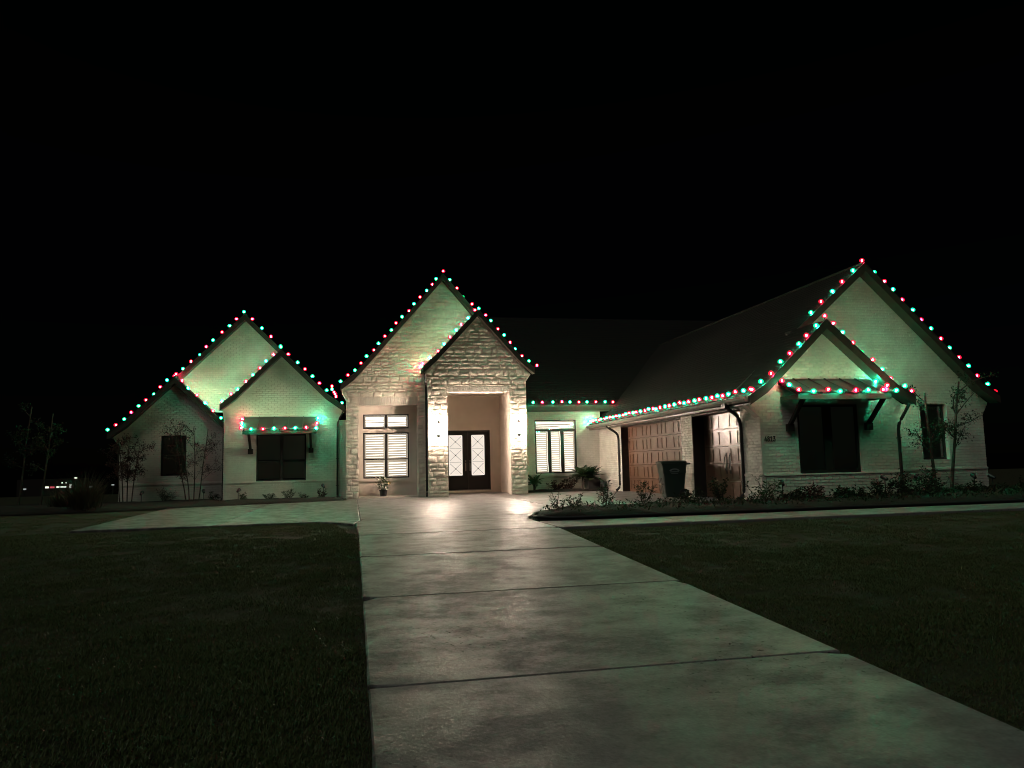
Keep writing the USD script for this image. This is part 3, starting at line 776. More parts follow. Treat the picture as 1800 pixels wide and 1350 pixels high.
obj('outlet_box', MB().box((9.38, 18.2, 2.40), (9.52, 18.4, 2.53)).m, 'black_metal', HOUSE)
downspout([(14.02, YW - .28, 2.42), (14.0, YW - .24, 2.34), (13.84, YW - .06, 1.92), (13.82, YW - .05, 1.8), (13.82, YW - .05, .15), (13.82, YW - .18, .06)], .042)

# ---- awnings
def awning(x0, x1, y, p, ztop, zf, zb, bx, label):
    A = part_group('awning', HOUSE, label)
    yf = y - p
    obj('header', MB().box((x0, y - .06, ztop - .13), (x1, y - .016, ztop)).m, 'black_metal', A)
    obj('front_beam', MB().box((x0, yf, zf - .16), (x1, yf + .09, zf - .03)).m, 'wood_block', A)
    for x in (x0, x1 - .09): obj('side_beam', MB().bar((x + .045, yf + .09, zf - .09), (x + .045, y - .06, zf - .09), .08, .11).m, 'wood_block', A)
    for x in np.linspace(x0 + .045, x1 - .045, 5): obj('rafter', MB().bar((x, yf + .03, zf - .03), (x, y - .04, ztop - .10), .05, .07).m, 'wood_block', A)
    d = np.array([0, y - .02 - yf + .08, ztop - zf]); L = np.linalg.norm(d)
    n = max(4, int((x1 - x0) / .42)); st = (x1 - x0 + .08) / n
    for k in range(n):
        a = x0 - .04 + k * st
        mb = MB().bar((a + st / 2, yf - .08, zf + .01), (a + st / 2, y - .018, ztop + .01), st - .004, .012)
        mb.bar((a + .012, yf - .08, zf + .03), (a + .012, y - .018, ztop + .03), .018, .035)
        obj('roof_panel', mb.m, 'seam_metal', A)
    for x in bx:
        mb = MB().bar((x, y - .05, zb + .03), (x, yf + .10, zf - .10), .085, .085)
        obj('brace', mb.m, 'wood_block', A)
        obj('brace_block', MB().box((x - .085, y - .14, zb - .10), (x + .085, y - .02, zb + .08)).m, 'wood_block', A)
    return A
awning(-3.82, -1.30, YR, .80, 3.02, 2.54, 1.80, (-3.62, -1.50), 'metal awning over the twin window of the low left gable')
awning(10.50, 13.06, YW, .86, 3.06, 2.66, 1.86, (10.72, 12.94), 'metal awning over the twin window of the garage wing')

# ---- entry lanterns
for sx in (3.04, 6.0):
    S = part_group('wall_lantern', HOUSE)
    y = YP - .06
    obj('back_plate', MB().box((sx - .06, y - .02, 2.22), (sx + .06, y + .03, 2.62)).m, 'black_metal', S)
    c = (sx, y - .27, 0)
    obj('glass', MB().lathe([(.0, 2.245), (.068, 2.25), (.072, 2.60), (.0, 2.605)], c, 12).m, 'lantern_glass', S, smooth=40)
    mb = MB().lathe([(.058, 2.615), (.062, 2.63), (.05, 2.70), (.02, 2.73), (0, 2.735)], c, 4)
    mb.lathe([(0, 2.613), (.058, 2.615)], c, 4)
    obj('cap', mb.m, 'black_metal', S)
    mb = MB().lathe([(0, 2.13), (.055, 2.135), (.075, 2.20), (.085, 2.235), (0, 2.24)], c, 4)
    obj('base', mb.m, 'black_metal', S)
    mb = MB()
    for a in range(4):
        an = a * math.pi / 2 + math.pi / 4
        q = np.array([math.cos(an), math.sin(an)]) * .088
        mb.bar((c[0] + q[0], c[1] + q[1], 2.235), (c[0] + q[0], c[1] + q[1], 2.62), .007)
    obj('cage', mb.m, 'black_metal', S)
    obj('arm', MB().bar((sx, y + .02, 2.66), (sx, y - .26, 2.68), .03).m, 'black_metal', S)

# ---- house number
t = meshkit.text_mesh('4813', .125, .012, bold=True)
w = t.bounds[1][0] - t.bounds[0][0]
v = np.array(t.vertices); v[:, 0] *= .30 / w
fr = front(YW - .017)
obj('house_number', trimesh.Trimesh(fr(np.c_[v[:, 0] + 10.02, v[:, 1] + 1.52, v[:, 2]]), t.faces, process=False), 'black_metal', HOUSE, label='house number 4813 in black figures')

# ---- bricks and stones become prims: the 300 that show largest singly, the rest joined per wall
def emit_pieces(items, name, look, limit=300):
    def size(it):
        c = it[0].mean(0); return it[3] / np.linalg.norm(c - EYE) ** 2 * (0.0 if c[2] < 0.35 else 1.0)
    order = sorted(range(len(items)), key=lambda k: -size(items[k]))
    single = set(order[:limit])
    rest = {}
    for k, (v, f, w, a) in enumerate(items):
        if k in single: obj(name, (v, f), look, w)
        else: rest.setdefault(w, MB()).add(v, f)
    for w, mb in rest.items(): obj(name + '_courses', mb.m, look, w, kind='stuff')
emit_pieces(bricks, 'brick', 'brick_paint')
emit_pieces(stones, 'stone', 'stone_face')
# ------------------------------------------------------------------ strings of lights
def bulb_mesh(p, d, s=1.16):
    """A faceted pear-shaped bulb standing out from p along d, and its bright inside."""
    d = np.array(d, float); d /= np.linalg.norm(d)
    a = np.cross(d, (0, 1, 0.1)); a /= np.linalg.norm(a); b = np.cross(d, a)
    M = np.stack([a, b, d], 1)
    def lathe(prof, n):
        m = MB().lathe(prof, (0, 0, 0), n).m
        return m[0] @ M.T + p, m[1]
    shell = lathe([(.001, .012), (.030 * s, .016), (.055 * s, .040), (.060 * s, .066), (.048 * s, .100), (.020 * s, .126), (.001, .132)], 10)
    core = lathe([(.0005, .038), (.017 * s, .044), (.022 * s, .065), (.015 * s, .088), (.0005, .094)], 6)
    base = lathe([(.0005, -.018), (.014, -.018), (.014, .014), (.0005, .015)], 6)
    return shell, core, base
def light_string(label, path, count, first='R', out=(0, -.15, 1), spacing=None, extra=()):
    """path: 3D polyline; bulbs spread evenly over it, colours alternating."""
    S = thing('light_string', label, 'light string', group='red and green light strings on the house')
    P = np.array(path, float)
    seg = np.linalg.norm(np.diff(P, axis=0), axis=1); cum = np.r_[0, np.cumsum(seg)]
    at = lambda s: np.array([np.interp(s, cum, P[:, k]) for k in range(3)])
    pos = [at(s) for s in np.linspace(0, cum[-1], count)]
    wire = []
    for a, b in zip(pos[:-1], pos[1:]):
        for t in (0, .25, .5, .75): wire.append(a + (b - a) * t - np.array([0, 0, .020 + .012 * math.sin(math.pi * t)]))
    wire.append(pos[-1] - [0, 0, .02])
    obj('wire', MB().tube(wire, .004, 4).m, 'rubber', S)
    col = first
    for k, p in enumerate(list(pos) + [np.array(e[0], float) for e in extra]):
        c = col if k < count else extra[k - count][1]
        col = 'G' if col == 'R' else 'R'
        tg = 'red_bulb' if c == 'R' else 'green_bulb'
        o = np.array(out, float) + rng.normal(0, .26, 3); p = p + rng.normal(0, .014, 3)
        sh, co, ba = bulb_mesh(p, o)
        bp = obj('bulb', sh, tg + '_shell', S, smooth=60)
        obj('core', co, tg + '_core', bp)
        obj('socket', ba, 'rubber', bp)
    return S
def rake(key, y, half, lift=.045):
    pr = PROF[key]; L, R = split(pr)
    sel = L if half == 'L' else R
    return [(x, y + .02, z + lift) for x, z in sel]
def cut(pts, x0, x1):
    """The part of a rake between two x values."""
    l = LineString([(p[0], p[2]) for p in pts]); y = pts[0][1]
    xs = [p[0] for p in pts]; zs = [p[2] for p in pts]
    o = np.argsort(xs); f = lambda x: float(np.interp(x, np.array(xs)[o], np.array(zs)[o]))
    mid = [p for p in pts if min(x0, x1) < p[0] < max(x0, x1)]
    mid.sort(key=lambda p: p[0] if x0 < x1 else -p[0])
    return [(x0, y, f(x0))] + mid + [(x1, y, f(x1))]
y = YL - OVER
light_string('bulbs up the left rake of the leftmost low gable', rake('LL', y, 'L'), 10, 'G')
light_string('bulbs down the right rake of the leftmost low gable, above the window', cut(rake('LL', y, 'R'), -6.10, -4.70), 6, 'R')
y = YA - OVER
light_string('bulbs up the upper left rake of the tall left brick gable', cut(rake('A', y, 'L'), -6.42, -3.98), 10, 'R')
light_string('bulbs down the short upper right rake of the tall left brick gable', cut(rake('A', y, 'R'), -3.72, -2.68), 4, 'R')
y = YR - OVER
light_string('bulbs up the left rake of the low gable over the dark awning window', cut(rake('RL', y, 'L'), -4.6, -2.82), 8, 'G', extra=[((-4.66, YR + .05, 3.53), 'R'), ((-4.66, YR + .42, 3.53), 'G')])
light_string('bulbs down the right rake of the low gable, ending in a slack bunch', cut(rake('RL', y, 'R'), -2.56, -.34), 9, 'G',
             extra=[((-.70, 29.6, 3.92), 'R'), ((-.73, 29.75, 4.05), 'G'), ((-.76, 29.9, 4.16), 'R'), ((-.66, 29.5, 3.84), 'R')])
y = YR - .80 - .085
light_string('bulbs round the metal awning of the left twin window', [(-3.85, YR - .2, 2.93), (-3.85, y - .02, 2.545), (-1.27, y - .02, 2.545), (-1.27, YR - .2, 2.93)], 12, 'R', out=(0, -.6, .7))
y = YC - OVER
light_string('bulbs up the long left rake of the tall stone gable to its peak', rake('C', y, 'L'), 18, 'G')
light_string('bulbs down the short right rake of the tall stone gable', cut(rake('C', y, 'R'), 3.62, 4.66), 5, 'G')
y = YP - OVER
light_string('bulbs up the left rake of the stone entry gable', cut(rake('P', y, 'L'), 2.52, 4.42), 9, 'R', extra=[((2.50, YP - .06, 4.75), 'R'), ((2.50, YP + .20, 4.75), 'G'), ((2.50, YP + .44, 4.75), 'R')])
light_string('bulbs down the right rake of the stone entry gable', cut(rake('P', y, 'R'), 4.60, 6.74), 10, 'G')
light_string('straight row of bulbs along the eave between entry and garage', [(7.10, 29.80, 3.49), (10.42, 29.80, 3.49)], 10, 'G')
light_string('long row of bulbs along the gutter above the garage doors', [(9.56, 30.15, 2.735), (9.56, 17.15, 2.735)], 38, 'G', out=(-.5, 0, 1))
y = YW - OVER
light_string('bulbs up the left rake of the low garage wing gable', cut(rake('W', y, 'L'), 9.60, 11.70), 9, 'R')
light_string('bulbs down the right rake of the low garage wing gable', cut(rake('W', y, 'R'), 11.95, 14.12), 9, 'R', extra=[((14.15, YW + .05, 2.67), 'G'), ((14.17, YW + .42, 2.68), 'G'), ((14.2, YW + .80, 2.69), 'R'), ((14.22, YWB - .34, 2.70), 'G'), ((14.24, YWB - .22, 2.72), 'G')])
y = YWB - OVER
light_string('bulbs up the short left rake of the tall garage wing gable to its peak', cut(rake('WB', y, 'L'), 12.30, 14.05), 6, 'G')
light_string('bulbs down the long right rake of the tall garage wing gable', cut(rake('WB', y, 'R'), 14.40, 18.12), 14, 'G')
y = YW - .86 - .085
light_string('bulbs round the metal awning of the garage wing window', [(10.47, YW - .25, 2.95), (10.47, y - .02, 2.665), (13.10, y - .02, 2.665), (13.10, YW - .25, 2.95)], 12, 'R', out=(0, -.6, .7))

# ------------------------------------------------------------------ rubbish cart
def rubbish_cart(loc, rotz):
    C = thing('rubbish_cart', 'dark green wheeled rubbish cart standing before the brick pillar between the garage doors', 'rubbish cart', loc, rotz)
    def loft(secs):
        """secs: (z, half depth x front, half depth x back, half width y) rounded rectangles."""
        rings = []
        for z, xf, xb, hw in secs:
            p = sbox(xf, -hw, xb, hw).buffer(-.05, join_style=1).buffer(.05, quad_segs=3)
            ring = np.array([p.exterior.interpolate(k / 40, normalized=True).coords[0] for k in range(40)])
            rings.append(np.c_[ring, np.full(40, z)])
        v = np.vstack(rings); f = []
        for k in range(len(secs) - 1):
            for a in range(40):
                b = (a + 1) % 40; f.append([k * 40 + a, k * 40 + b, (k + 1) * 40 + b, (k + 1) * 40 + a])
        mb = MB().add(v, f)
        for k, ring in ((0, rings[0]), (len(secs) - 1, rings[-1])):
            c = ring.mean(0); vv = np.vstack([ring, c]); ff = [[i, (i + 1) % 40, 40] if k else [(i + 1) % 40, i, 40] for i in range(40)]
            mb.add(vv, ff)
        t = trimesh.Trimesh(*mb.m, process=False)
        trimesh.repair.fix_normals(trimesh.Trimesh(t.vertices, t.faces))
        return mb.m
    # front at -x, handle and wheels at +x
    obj('body', loft([(.04, -.24, .24, .25), (.10, -.26, .28, .265), (.72, -.33, .35, .315), (.74, -.345, .36, .33), (.86, -.35, .36, .33), (.96, -.365, .375, .345), (1.0, -.385, .39, .36), (1.02, -.385, .39, .36)]), 'cart_plastic', C, smooth=35)
    mb = MB()
    mm = loft([(1.022, -.40, .37, .37), (1.05, -.405, .38, .375), (1.085, -.36, .36, .34), (1.10, -.28, .32, .28)])
    obj('lid', mm, 'cart_plastic', C, smooth=35)
    obj('handle', MB().tube([(.38, -.30, .99), (.47, -.28, 1.0), (.50, -.2, 1.005), (.50, .2, 1.005), (.47, .28, 1.0), (.38, .30, .99)], .018, 8).m, 'cart_plastic', C, smooth=40)
    for s in (-1, 1):
        w = MB().tube([(.27, s * .25, .14), (.27, s * .32, .14)], .14, 20)
        obj('wheel', w.m, 'rubber', C, smooth=40)
        obj('hub', MB().tube([(.27, s * .321, .14), (.27, s * .33, .14)], .05, 12).m, 'print_gray', C, smooth=40)
    obj('axle', MB().tube([(.27, -.25, .14), (.27, .25, .14)], .014, 8).m, 'steel', C)
    # lifting pocket and bar on the front face
    obj('lift_bar', MB().tube([(-.345, -.22, .42), (-.345, .22, .42)], .016, 8).m, 'steel', C, smooth=40)
    pk = MB()
    for z0, z1, x in ((.46, .60, -.305), (.12, .38, -.275)):
        for k in (-.16, .0, .16):
            pk.add([(x - .030, k - .05, z0), (x - .030, k + .05, z0), (x - .036 - (z1 - z0) * .10, k + .05, z1), (x - .036 - (z1 - z0) * .10, k - .05, z1)], [[0, 3, 2, 1]])
    obj('pocket', pk.m, 'rubber', C)
    # stamped mark on the side facing the drive: two bars of small lettering under an arc
    f3 = Frame((0, -.326, 0), (1, 0, 0), (0, -1, 0))
    mk = MB()
    arc = Polygon([(.15 * math.cos(a), .80 + .07 * math.sin(a)) for a in np.linspace(0, math.pi, 12)] + [(.10 * math.cos(a), .80 + .035 * math.sin(a)) for a in np.linspace(math.pi, 0, 12)])
    for g in (arc, sbox(-.13, .765, .13, .785), sbox(-.10, .72, .10, .735)): mk.mesh(extrude(g, .004, .009, f3))
    obj('emblem', mk.m, 'print_gray', C)
    return C
rubbish_cart((9.28, 21.55, 0.0), -8)

# ------------------------------------------------------------------ plants
def bezier_stem(mb, base, d, l, r, bend=.3, n=6, seed=0):
    g = np.random.default_rng(seed); p = np.array(base, float); d = np.array(d, float); d /= np.linalg.norm(d)
    pts = [p.copy()]
    for k in range(n):
        d = d + g.normal(0, bend / n, 3); d /= np.linalg.norm(d)
        p = p + d * l / n; pts.append(p.copy())
    mb.tube(pts, np.linspace(r, r * .45, n + 1), 5)
    return np.array(pts), d
def shrub(name, label, loc, h, w, look, nstem=7, leaves=26, ls=.07, lw=.035, seed=1, open_=0.5, group=None, cat='shrub'):
    g = np.random.default_rng(seed)
    T = thing(name, label, cat, loc, group=group)
    st, lf = MB(), MB()
    for k in range(nstem):
        a = g.uniform(0, 2 * math.pi); sp = g.uniform(.1, 1) * w / h * open_ * 1.4
        pts, d = bezier_stem(st, (g.normal(0, w * .05), g.normal(0, w * .05), -.08), (math.cos(a) * sp, math.sin(a) * sp, 1), h * g.uniform(.7, 1.08), .009, .5, 6, seed * 31 + k)
        for m in range(leaves):
            t = g.uniform(.22, 1) ** .8 * (len(pts) - 1); i = min(int(t), len(pts) - 2); c = pts[i] + (pts[i + 1] - pts[i]) * (t - i)
            b = g.uniform(0, 2 * math.pi); dd = np.array([math.cos(b), math.sin(b), g.uniform(-.3, .9)])
            c = c + dd * g.uniform(0, w * .10)
            lf.leaf(c, dd, (g.normal(), g.normal(), 1.5), ls * g.uniform(.6, 1.3), lw * g.uniform(.7, 1.3))
    obj('stem', st.m, 'bark', T); obj('foliage', lf.m, look, T)
    return T
def fern_palm(label, loc, h, r, nf, seed, look='leaf_green', stems=1):
    """A short-trunked palm with a full head of feathered fronds."""
    g = np.random.default_rng(seed)
    T = thing('palm', label, 'palm', loc)
    for s in range(stems):
        o = np.array([(s - (stems - 1) / 2) * .30, (s % 2) * .12, 0])
        zt = h * .42 * (1 - .12 * s)
        obj('trunk', MB().tube([o + (0, 0, -.05), o + (.01, 0, zt * .5), o + (.0, 0, zt)], [.045, .055, .05], 8).m, 'bark', T, smooth=40)
        fr_ = MB()
        for k in range(nf):
            a = 2.399 * k + g.uniform(-.2, .2); up = 2.2 * (1 - k / nf) ** 1.3 + g.uniform(-.05, .25)
            d = np.array([math.cos(a), math.sin(a), up]); d /= np.linalg.norm(d)
            L = r * g.uniform(.85, 1.1); p = o + (0, 0, zt); pts = [p]; n = 10
            for i in range(n):
                d = d + np.array([0, 0, -.085]); d /= np.linalg.norm(d); p = p + d * L / n; pts.append(p)
            fr_.tube(pts, np.linspace(.009, .003, n + 1), 4, cap=False)
            for i in range(1, n + 1):
                t = pts[i] - pts[i - 1]; t /= np.linalg.norm(t); sd = np.cross(t, (0, 0, 1)); sd /= np.linalg.norm(sd) + 1e-9
                ll = L * .34 * math.sin(math.pi * min(.93, i / n * .8 + .16))
                for sg in (-1, 1):
                    for off in (0, .33, .66):
                        c = pts[i - 1] + (pts[i] - pts[i - 1]) * off
                        fr_.leaf(c, sd * sg + t * .7 + np.array([0, 0, g.uniform(-.25, .25)]), (0, 0, 1), ll * g.uniform(.85, 1.1), .034)
        obj('fronds', fr_.m, look, T)
    return T
def small_tree(name, label, loc, h, spread, look, trunks, seed, leaves=900, ls=.06, clear=.35, group=None, r0=.025):
    g = np.random.default_rng(seed)
    T = thing(name, label, 'tree', loc, group=group)
    lf = MB()
    per = leaves // trunks
    for s in range(trunks):
        tk = MB(); twig = MB()
        a = 2 * math.pi * s / trunks + g.uniform(-.4, .4)
        o = np.array([math.cos(a), math.sin(a) * .6, 0]) * spread * .18
        pts, d = bezier_stem(tk, o + (0, 0, -.08), (math.cos(a) * .12, math.sin(a) * .1, 1), h * g.uniform(.78, .95), r0, .22, 10, seed * 17 + s)
        obj('trunk', tk.m, 'bark', T, smooth=50)
        tips = []
        for b in range(9):
            i = int(g.uniform(clear, .98) * 10); base = pts[min(i, 10)]
            an = g.uniform(0, 2 * math.pi)
            bp, bd = bezier_stem(twig, base, (math.cos(an), math.sin(an) * .7, g.uniform(.3, 1.3)), spread * g.uniform(.35, .75), r0 * .35, .6, 6, seed * 101 + s * 13 + b)
            tips.append(bp)
            for c in range(2):
                an2 = g.uniform(0, 2 * math.pi)
                cp, _ = bezier_stem(twig, bp[g.integers(2, 6)], (math.cos(an2), math.sin(an2), g.uniform(-.1, .9)), spread * g.uniform(.15, .35), r0 * .18, .6, 4, seed * 307 + s * 29 + b * 3 + c)
                tips.append(cp)
        obj('branches', twig.m, 'bark', T)
        for k in range(per):
            bp = tips[g.integers(len(tips))]; c = bp[g.integers(len(bp) // 2, len(bp))] + g.normal(0, spread * .055, 3)
            dd = g.normal(0, 1, 3); lf.leaf(c, dd, g.normal(0, 1, 3), ls * g.uniform(.6, 1.4), ls * .5)
    obj('crown', lf.m, look, T)
    return T

# forecourt bed, right of the drive
shrub('shrub', 'spindly shrub with two tall flower stalks at the tip of the right bed', (4.25, 15.9, .08), .55, .42, 'leaf_dark', 6, 16, .055, .03, 11, .6)
shrub('shrub', 'small leafy shrub second from the tip of the right bed', (4.75, 16.35, .1), .44, .36, 'leaf_dark', 6, 24, .06, .032, 12, .7)
shrub('shrub', 'sparse upright shrub in front of the dark planters, midway along the right bed', (5.65, 16.9, .1), .62, .5, 'leaf_dark', 7, 20, .075, .036, 13, .6)
shrub('shrub', 'sparse upright shrub in front of the brown double garage door', (6.62, 17.05, .1), .66, .52, 'leaf_dark', 7, 22, .075, .036, 14, .6)
shrub('shrub', 'spreading shrub in front of the rubbish cart', (7.75, 16.95, .1), .50, .85, 'leaf_dark', 11, 24, .075, .038, 15, .9)
shrub('shrub', 'dense rounded shrub in front of the shaded single garage door', (8.45, 16.9, .1), .62, .5, 'leaf_dark', 12, 44, .06, .03, 16, .5)
shrub('shrub', 'leafy shrub at the near corner of the garage wing', (9.42, 16.6, .1), .66, .8, 'leaf_green', 10, 24, .085, .042, 17, .8)
for k, (x, yy, h, w, look, txt) in enumerate([
        (9.95, 16.35, .42, .5, 'leaf_dark', 'dark low shrub under the house number'),
        (10.55, 16.5, .50, .6, 'leaf_red', 'reddish shrub under the left brace of the wing awning'),
        (11.15, 16.35, .42, .7, 'leaf_dark', 'dark low shrub under the left pane of the wing twin window'),
        (11.75, 16.5, .40, .7, 'leaf_dark', 'dark low shrub under the mullion of the wing twin window'),
        (12.40, 16.4, .62, .8, 'leaf_dark', 'dark bushy shrub under the right pane of the wing twin window'),
        (13.05, 16.45, .74, .9, 'leaf_dark', 'tall dark shrub under the right brace of the wing awning'),
        (13.75, 16.4, .78, .8, 'leaf_dark', 'tall dark shrub at the foot of the wing downspout'),
        (14.45, 16.8, .50, .8, 'leaf_dark', 'dark low shrub left of the sparse small tree'),
        (15.6, 17.0, .46, .9, 'leaf_dark', 'dark low shrub right of the sparse small tree'),
        (16.6, 17.2, .40, .9, 'leaf_dark', 'dark low shrub right of the recessed green window'),
        (17.6, 17.4, .44, .9, 'leaf_dark', 'dark low shrub at the far right corner of the wing'),
        (18.6, 17.6, .50, .9, 'leaf_dry', 'pale grassy shrub beyond the right corner of the wing')]):
    shrub('shrub', txt, (x, yy, .08), h, w, look, 10, 40, .08, .042, 40 + k, .8)
# low growth that fills the right bed as one mass
g = np.random.default_rng(5); lf = MB()
pb = prep(BED_R.buffer(-.12))
for k in range(5200):
    x, yy = g.uniform(3.7, 19), g.uniform(14.6, 18.2)
    if not pb.contains(shapely.Point(x, yy)): continue
    if x < 7 and g.random() < .45: continue
    a = g.uniform(0, 2 * math.pi)
    lf.leaf((x, yy, .10 + g.uniform(0, .10)), (math.cos(a), math.sin(a), g.uniform(.1, 1.4)), (0, 0, 1), g.uniform(.05, .13), g.uniform(.025, .05))
gc = obj('ground_cover', lf.m, 'leaf_dark', kind='stuff'); tag(stage.GetPrimAtPath(gc), 'low dark ground cover over the right planting bed', 'ground cover')

# bed between entry and garage
fern_palm('small palm with drooping fronds beside the right stone column', (6.98, 29.62, .05), .62, .50, 13, 21)
fern_palm('large twin stemmed palm in front of the inner garage corner', (9.1, 29.5, .05), 1.2, .66, 20, 22, stems=2)
shrub('shrub', 'left reddish shrub under the shuttered window', (7.85, 29.6, .06), .5, .5, 'leaf_red', 10, 30, .08, .05, 23, .8)
shrub('shrub', 'right reddish shrub under the shuttered window', (8.45, 29.65, .06), .55, .62, 'leaf_red', 12, 34, .08, .05, 24, .8)
pl = thing('planter', 'large square black planter behind the twin palm', 'planter', (9.42, 29.75, .06))
obj('box', extrude(sbox(-.24, -.24, .24, .24).difference(sbox(-.21, -.21, .21, .21)), 0, .40, Frame((0, 0, 0), (1, 0, 0), (0, 0, 1))) if False else MB().box((-.24, -.24, 0), (.24, .24, .37)).m, 'glazed_black', pl)
obj('rim', MB().box((-.26, -.26, .371), (.26, -.21, .41)).box((-.26, .21, .371), (.26, .26, .41)).box((-.26, -.21, .371), (-.21, .21, .41)).box((.21, -.21, .371), (.26, .21, .41)).m, 'glazed_black', pl)
obj('soil', MB().box((-.208, -.208, .371), (.208, .208, .385)).m, 'mulch', pl)
p2 = thing('planter', 'small black planter against the garage wall', 'planter', (9.72, 29.25, .05))
obj('box', MB().lathe([(0, 0), (.09, 0), (.13, .27), (.135, .30), (.11, .30), (.10, .26), (0, .26)], (0, 0, 0), 4).m, 'glazed_black', p2)

# potted flowers in the window niche
pot = thing('potted_plant', 'pot of white and yellow flowers under the lit niche window', 'potted plant', (1.10, 28.86, .05))
obj('pot', MB().lathe([(0, 0), (.115, 0), (.145, .20), (.16, .22), (.16, .25), (.14, .25), (.13, .21), (0, .20)], (0, 0, 0), 18).m, 'glazed_black', pot, smooth=40)
g = np.random.default_rng(31); lf, st = MB(), MB()
for k in range(150):
    a = g.uniform(0, 2 * math.pi); rr = g.uniform(.02, .24); z = g.uniform(.22, .66)
    lf.leaf((math.cos(a) * rr * .8, math.sin(a) * rr * .8, z), (math.cos(a), math.sin(a), g.uniform(-.4, 1)), (0, 0, 1), g.uniform(.07, .13), .05)
for k in range(10): bezier_stem(st, (0, 0, .2), (g.normal(0, .4), g.normal(0, .4), 1), .45, .006, .4, 5, 90 + k)
obj('foliage', lf.m, 'leaf_green', pot); obj('stem', st.m, 'leaf_green', pot)
for k, (fx, fz, fy) in enumerate([(-.26, .72, -.08), (-.12, .70, -.1), (-.17, .62, -.2), (.06, .67, -.15), (.12, .60, -.2), (-.02, .44, -.24), (-.02, .36, -.26), (-.20, .38, -.2), (.08, .34, -.24), (.12, .27, -.22), (.21, .48, -.16)]):
    fl = MB(); yellow = k == 10
    for p in range(6):
        a = p * math.pi / 3 + .3
        fl.leaf((fx, fy, fz), (math.cos(a), -.45, math.sin(a)), (0, -1, 0), .085 if yellow else .05, .06 if yellow else .036)
    obj('flower', fl.m, 'petal_yellow' if yellow else 'petal_white', pot)

# small trees against the walls
small_tree('multi_trunk_tree', 'thin multi trunk tree with reddish leaves at the far left wall corner', (-7.75, 29.2, .08), 2.5, 1.0, 'leaf_red', 4, 51, 2600, .065, .42)
small_tree('multi_trunk_tree', 'thin multi trunk tree with reddish leaves in front of the small dark window', (-5.55, 29.1, .08), 3.0, 1.15, 'leaf_red', 4, 52, 1700, .062, .36)
small_tree('multi_trunk_tree', 'sparse small tree in front of the green lit window at the right', (15.4, 17.9, .08), 3.4, 1.2, 'leaf_dark', 2, 53, 1700, .065, .45, r0=.05)
small_tree('young_tree', 'tall thin young tree at the far left edge, with the higher crown', (-11.7, 30.2, .0), 4.2, 1.1, 'leaf_dark', 1, 54, 900, .08, .45, r0=.04)
small_tree('young_tree', 'thin young tree at the far left, right of the taller one', (-10.75, 29.5, .0), 3.6, 1.0, 'leaf_dark', 1, 55, 800, .08, .45, r0=.04)
# ornamental grass at the left corner
def grass_clump(label, loc, h, w, n, seed, look='leaf_dry'):
    g = np.random.default_rng(seed); T = thing('ornamental_grass', label, 'ornamental grass', loc); mb = MB()
    for k in range(n):
        a = g.uniform(0, 2 * math.pi); d = np.array([math.cos(a) * g.uniform(.1, .9), math.sin(a) * g.uniform(.1, .9), 1.2]); d /= np.linalg.norm(d)
        p = np.array([g.normal(0, w * .12), g.normal(0, w * .12), 0]); L = h * g.uniform(.7, 1.2); wd = .010
        s = np.cross(d, (0, 0, 1)); s /= np.linalg.norm(s) + 1e-9; v = []
        for i in range(5):
            v += [p + s * wd * (1 - i / 4.2), p - s * wd * (1 - i / 4.2)]; d = d + np.array([d[0] * .12, d[1] * .12, -.13]); d /= np.linalg.norm(d); p = p + d * L / 4
        mb.add(v, [[2 * i, 2 * i + 1, 2 * i + 3, 2 * i + 2] for i in range(4)])
    obj('blades', mb.m, look, T); return T
grass_clump('large clump of ornamental grass left of the house corner', (-7.95, 25.6, .0), 1.15, 1.2, 900, 61)
grass_clump('smaller clump of ornamental grass behind the large one', (-8.9, 26.6, .0), .8, .9, 500, 62)
shrub('shrub', 'dark fine leaved shrub between the two reddish multi trunk trees', (-6.55, 29.6, .08), .62, .8, 'leaf_dark', 14, 40, .06, .02, 71, .8)
shrub('shrub', 'small dark shrub right of the small dark window tree', (-4.95, 29.4, .08), .40, .5, 'leaf_dark', 9, 30, .06, .03, 72, .8)
shrub('shrub', 'small green shrub beside the spotlight left of the dark twin window', (-3.78, 28.6, .08), .34, .36, 'leaf_green', 8, 24, .06, .03, 73, .8)
shrub('shrub', 'round dark shrub under the left pane of the dark twin window', (-2.95, 28.7, .08), .36, .4, 'leaf_dark', 9, 34, .05, .025, 74, .8)
shrub('shrub', 'dark shrub under the middle of the dark twin window', (-2.25, 28.65, .08), .42, .46, 'leaf_dark', 9, 34, .05, .025, 75, .8)
shrub('shrub', 'low dark shrub under the right pane of the dark twin window', (-1.72, 28.7, .08), .28, .5, 'leaf_dark', 9, 30, .05, .025, 76, .8)
shrub('shrub', 'reddish shrub beside the spotlight near the left downspout of the stone gable', (-1.12, 28.5, .08), .40, .38, 'leaf_red', 9, 26, .06, .035, 77, .7)

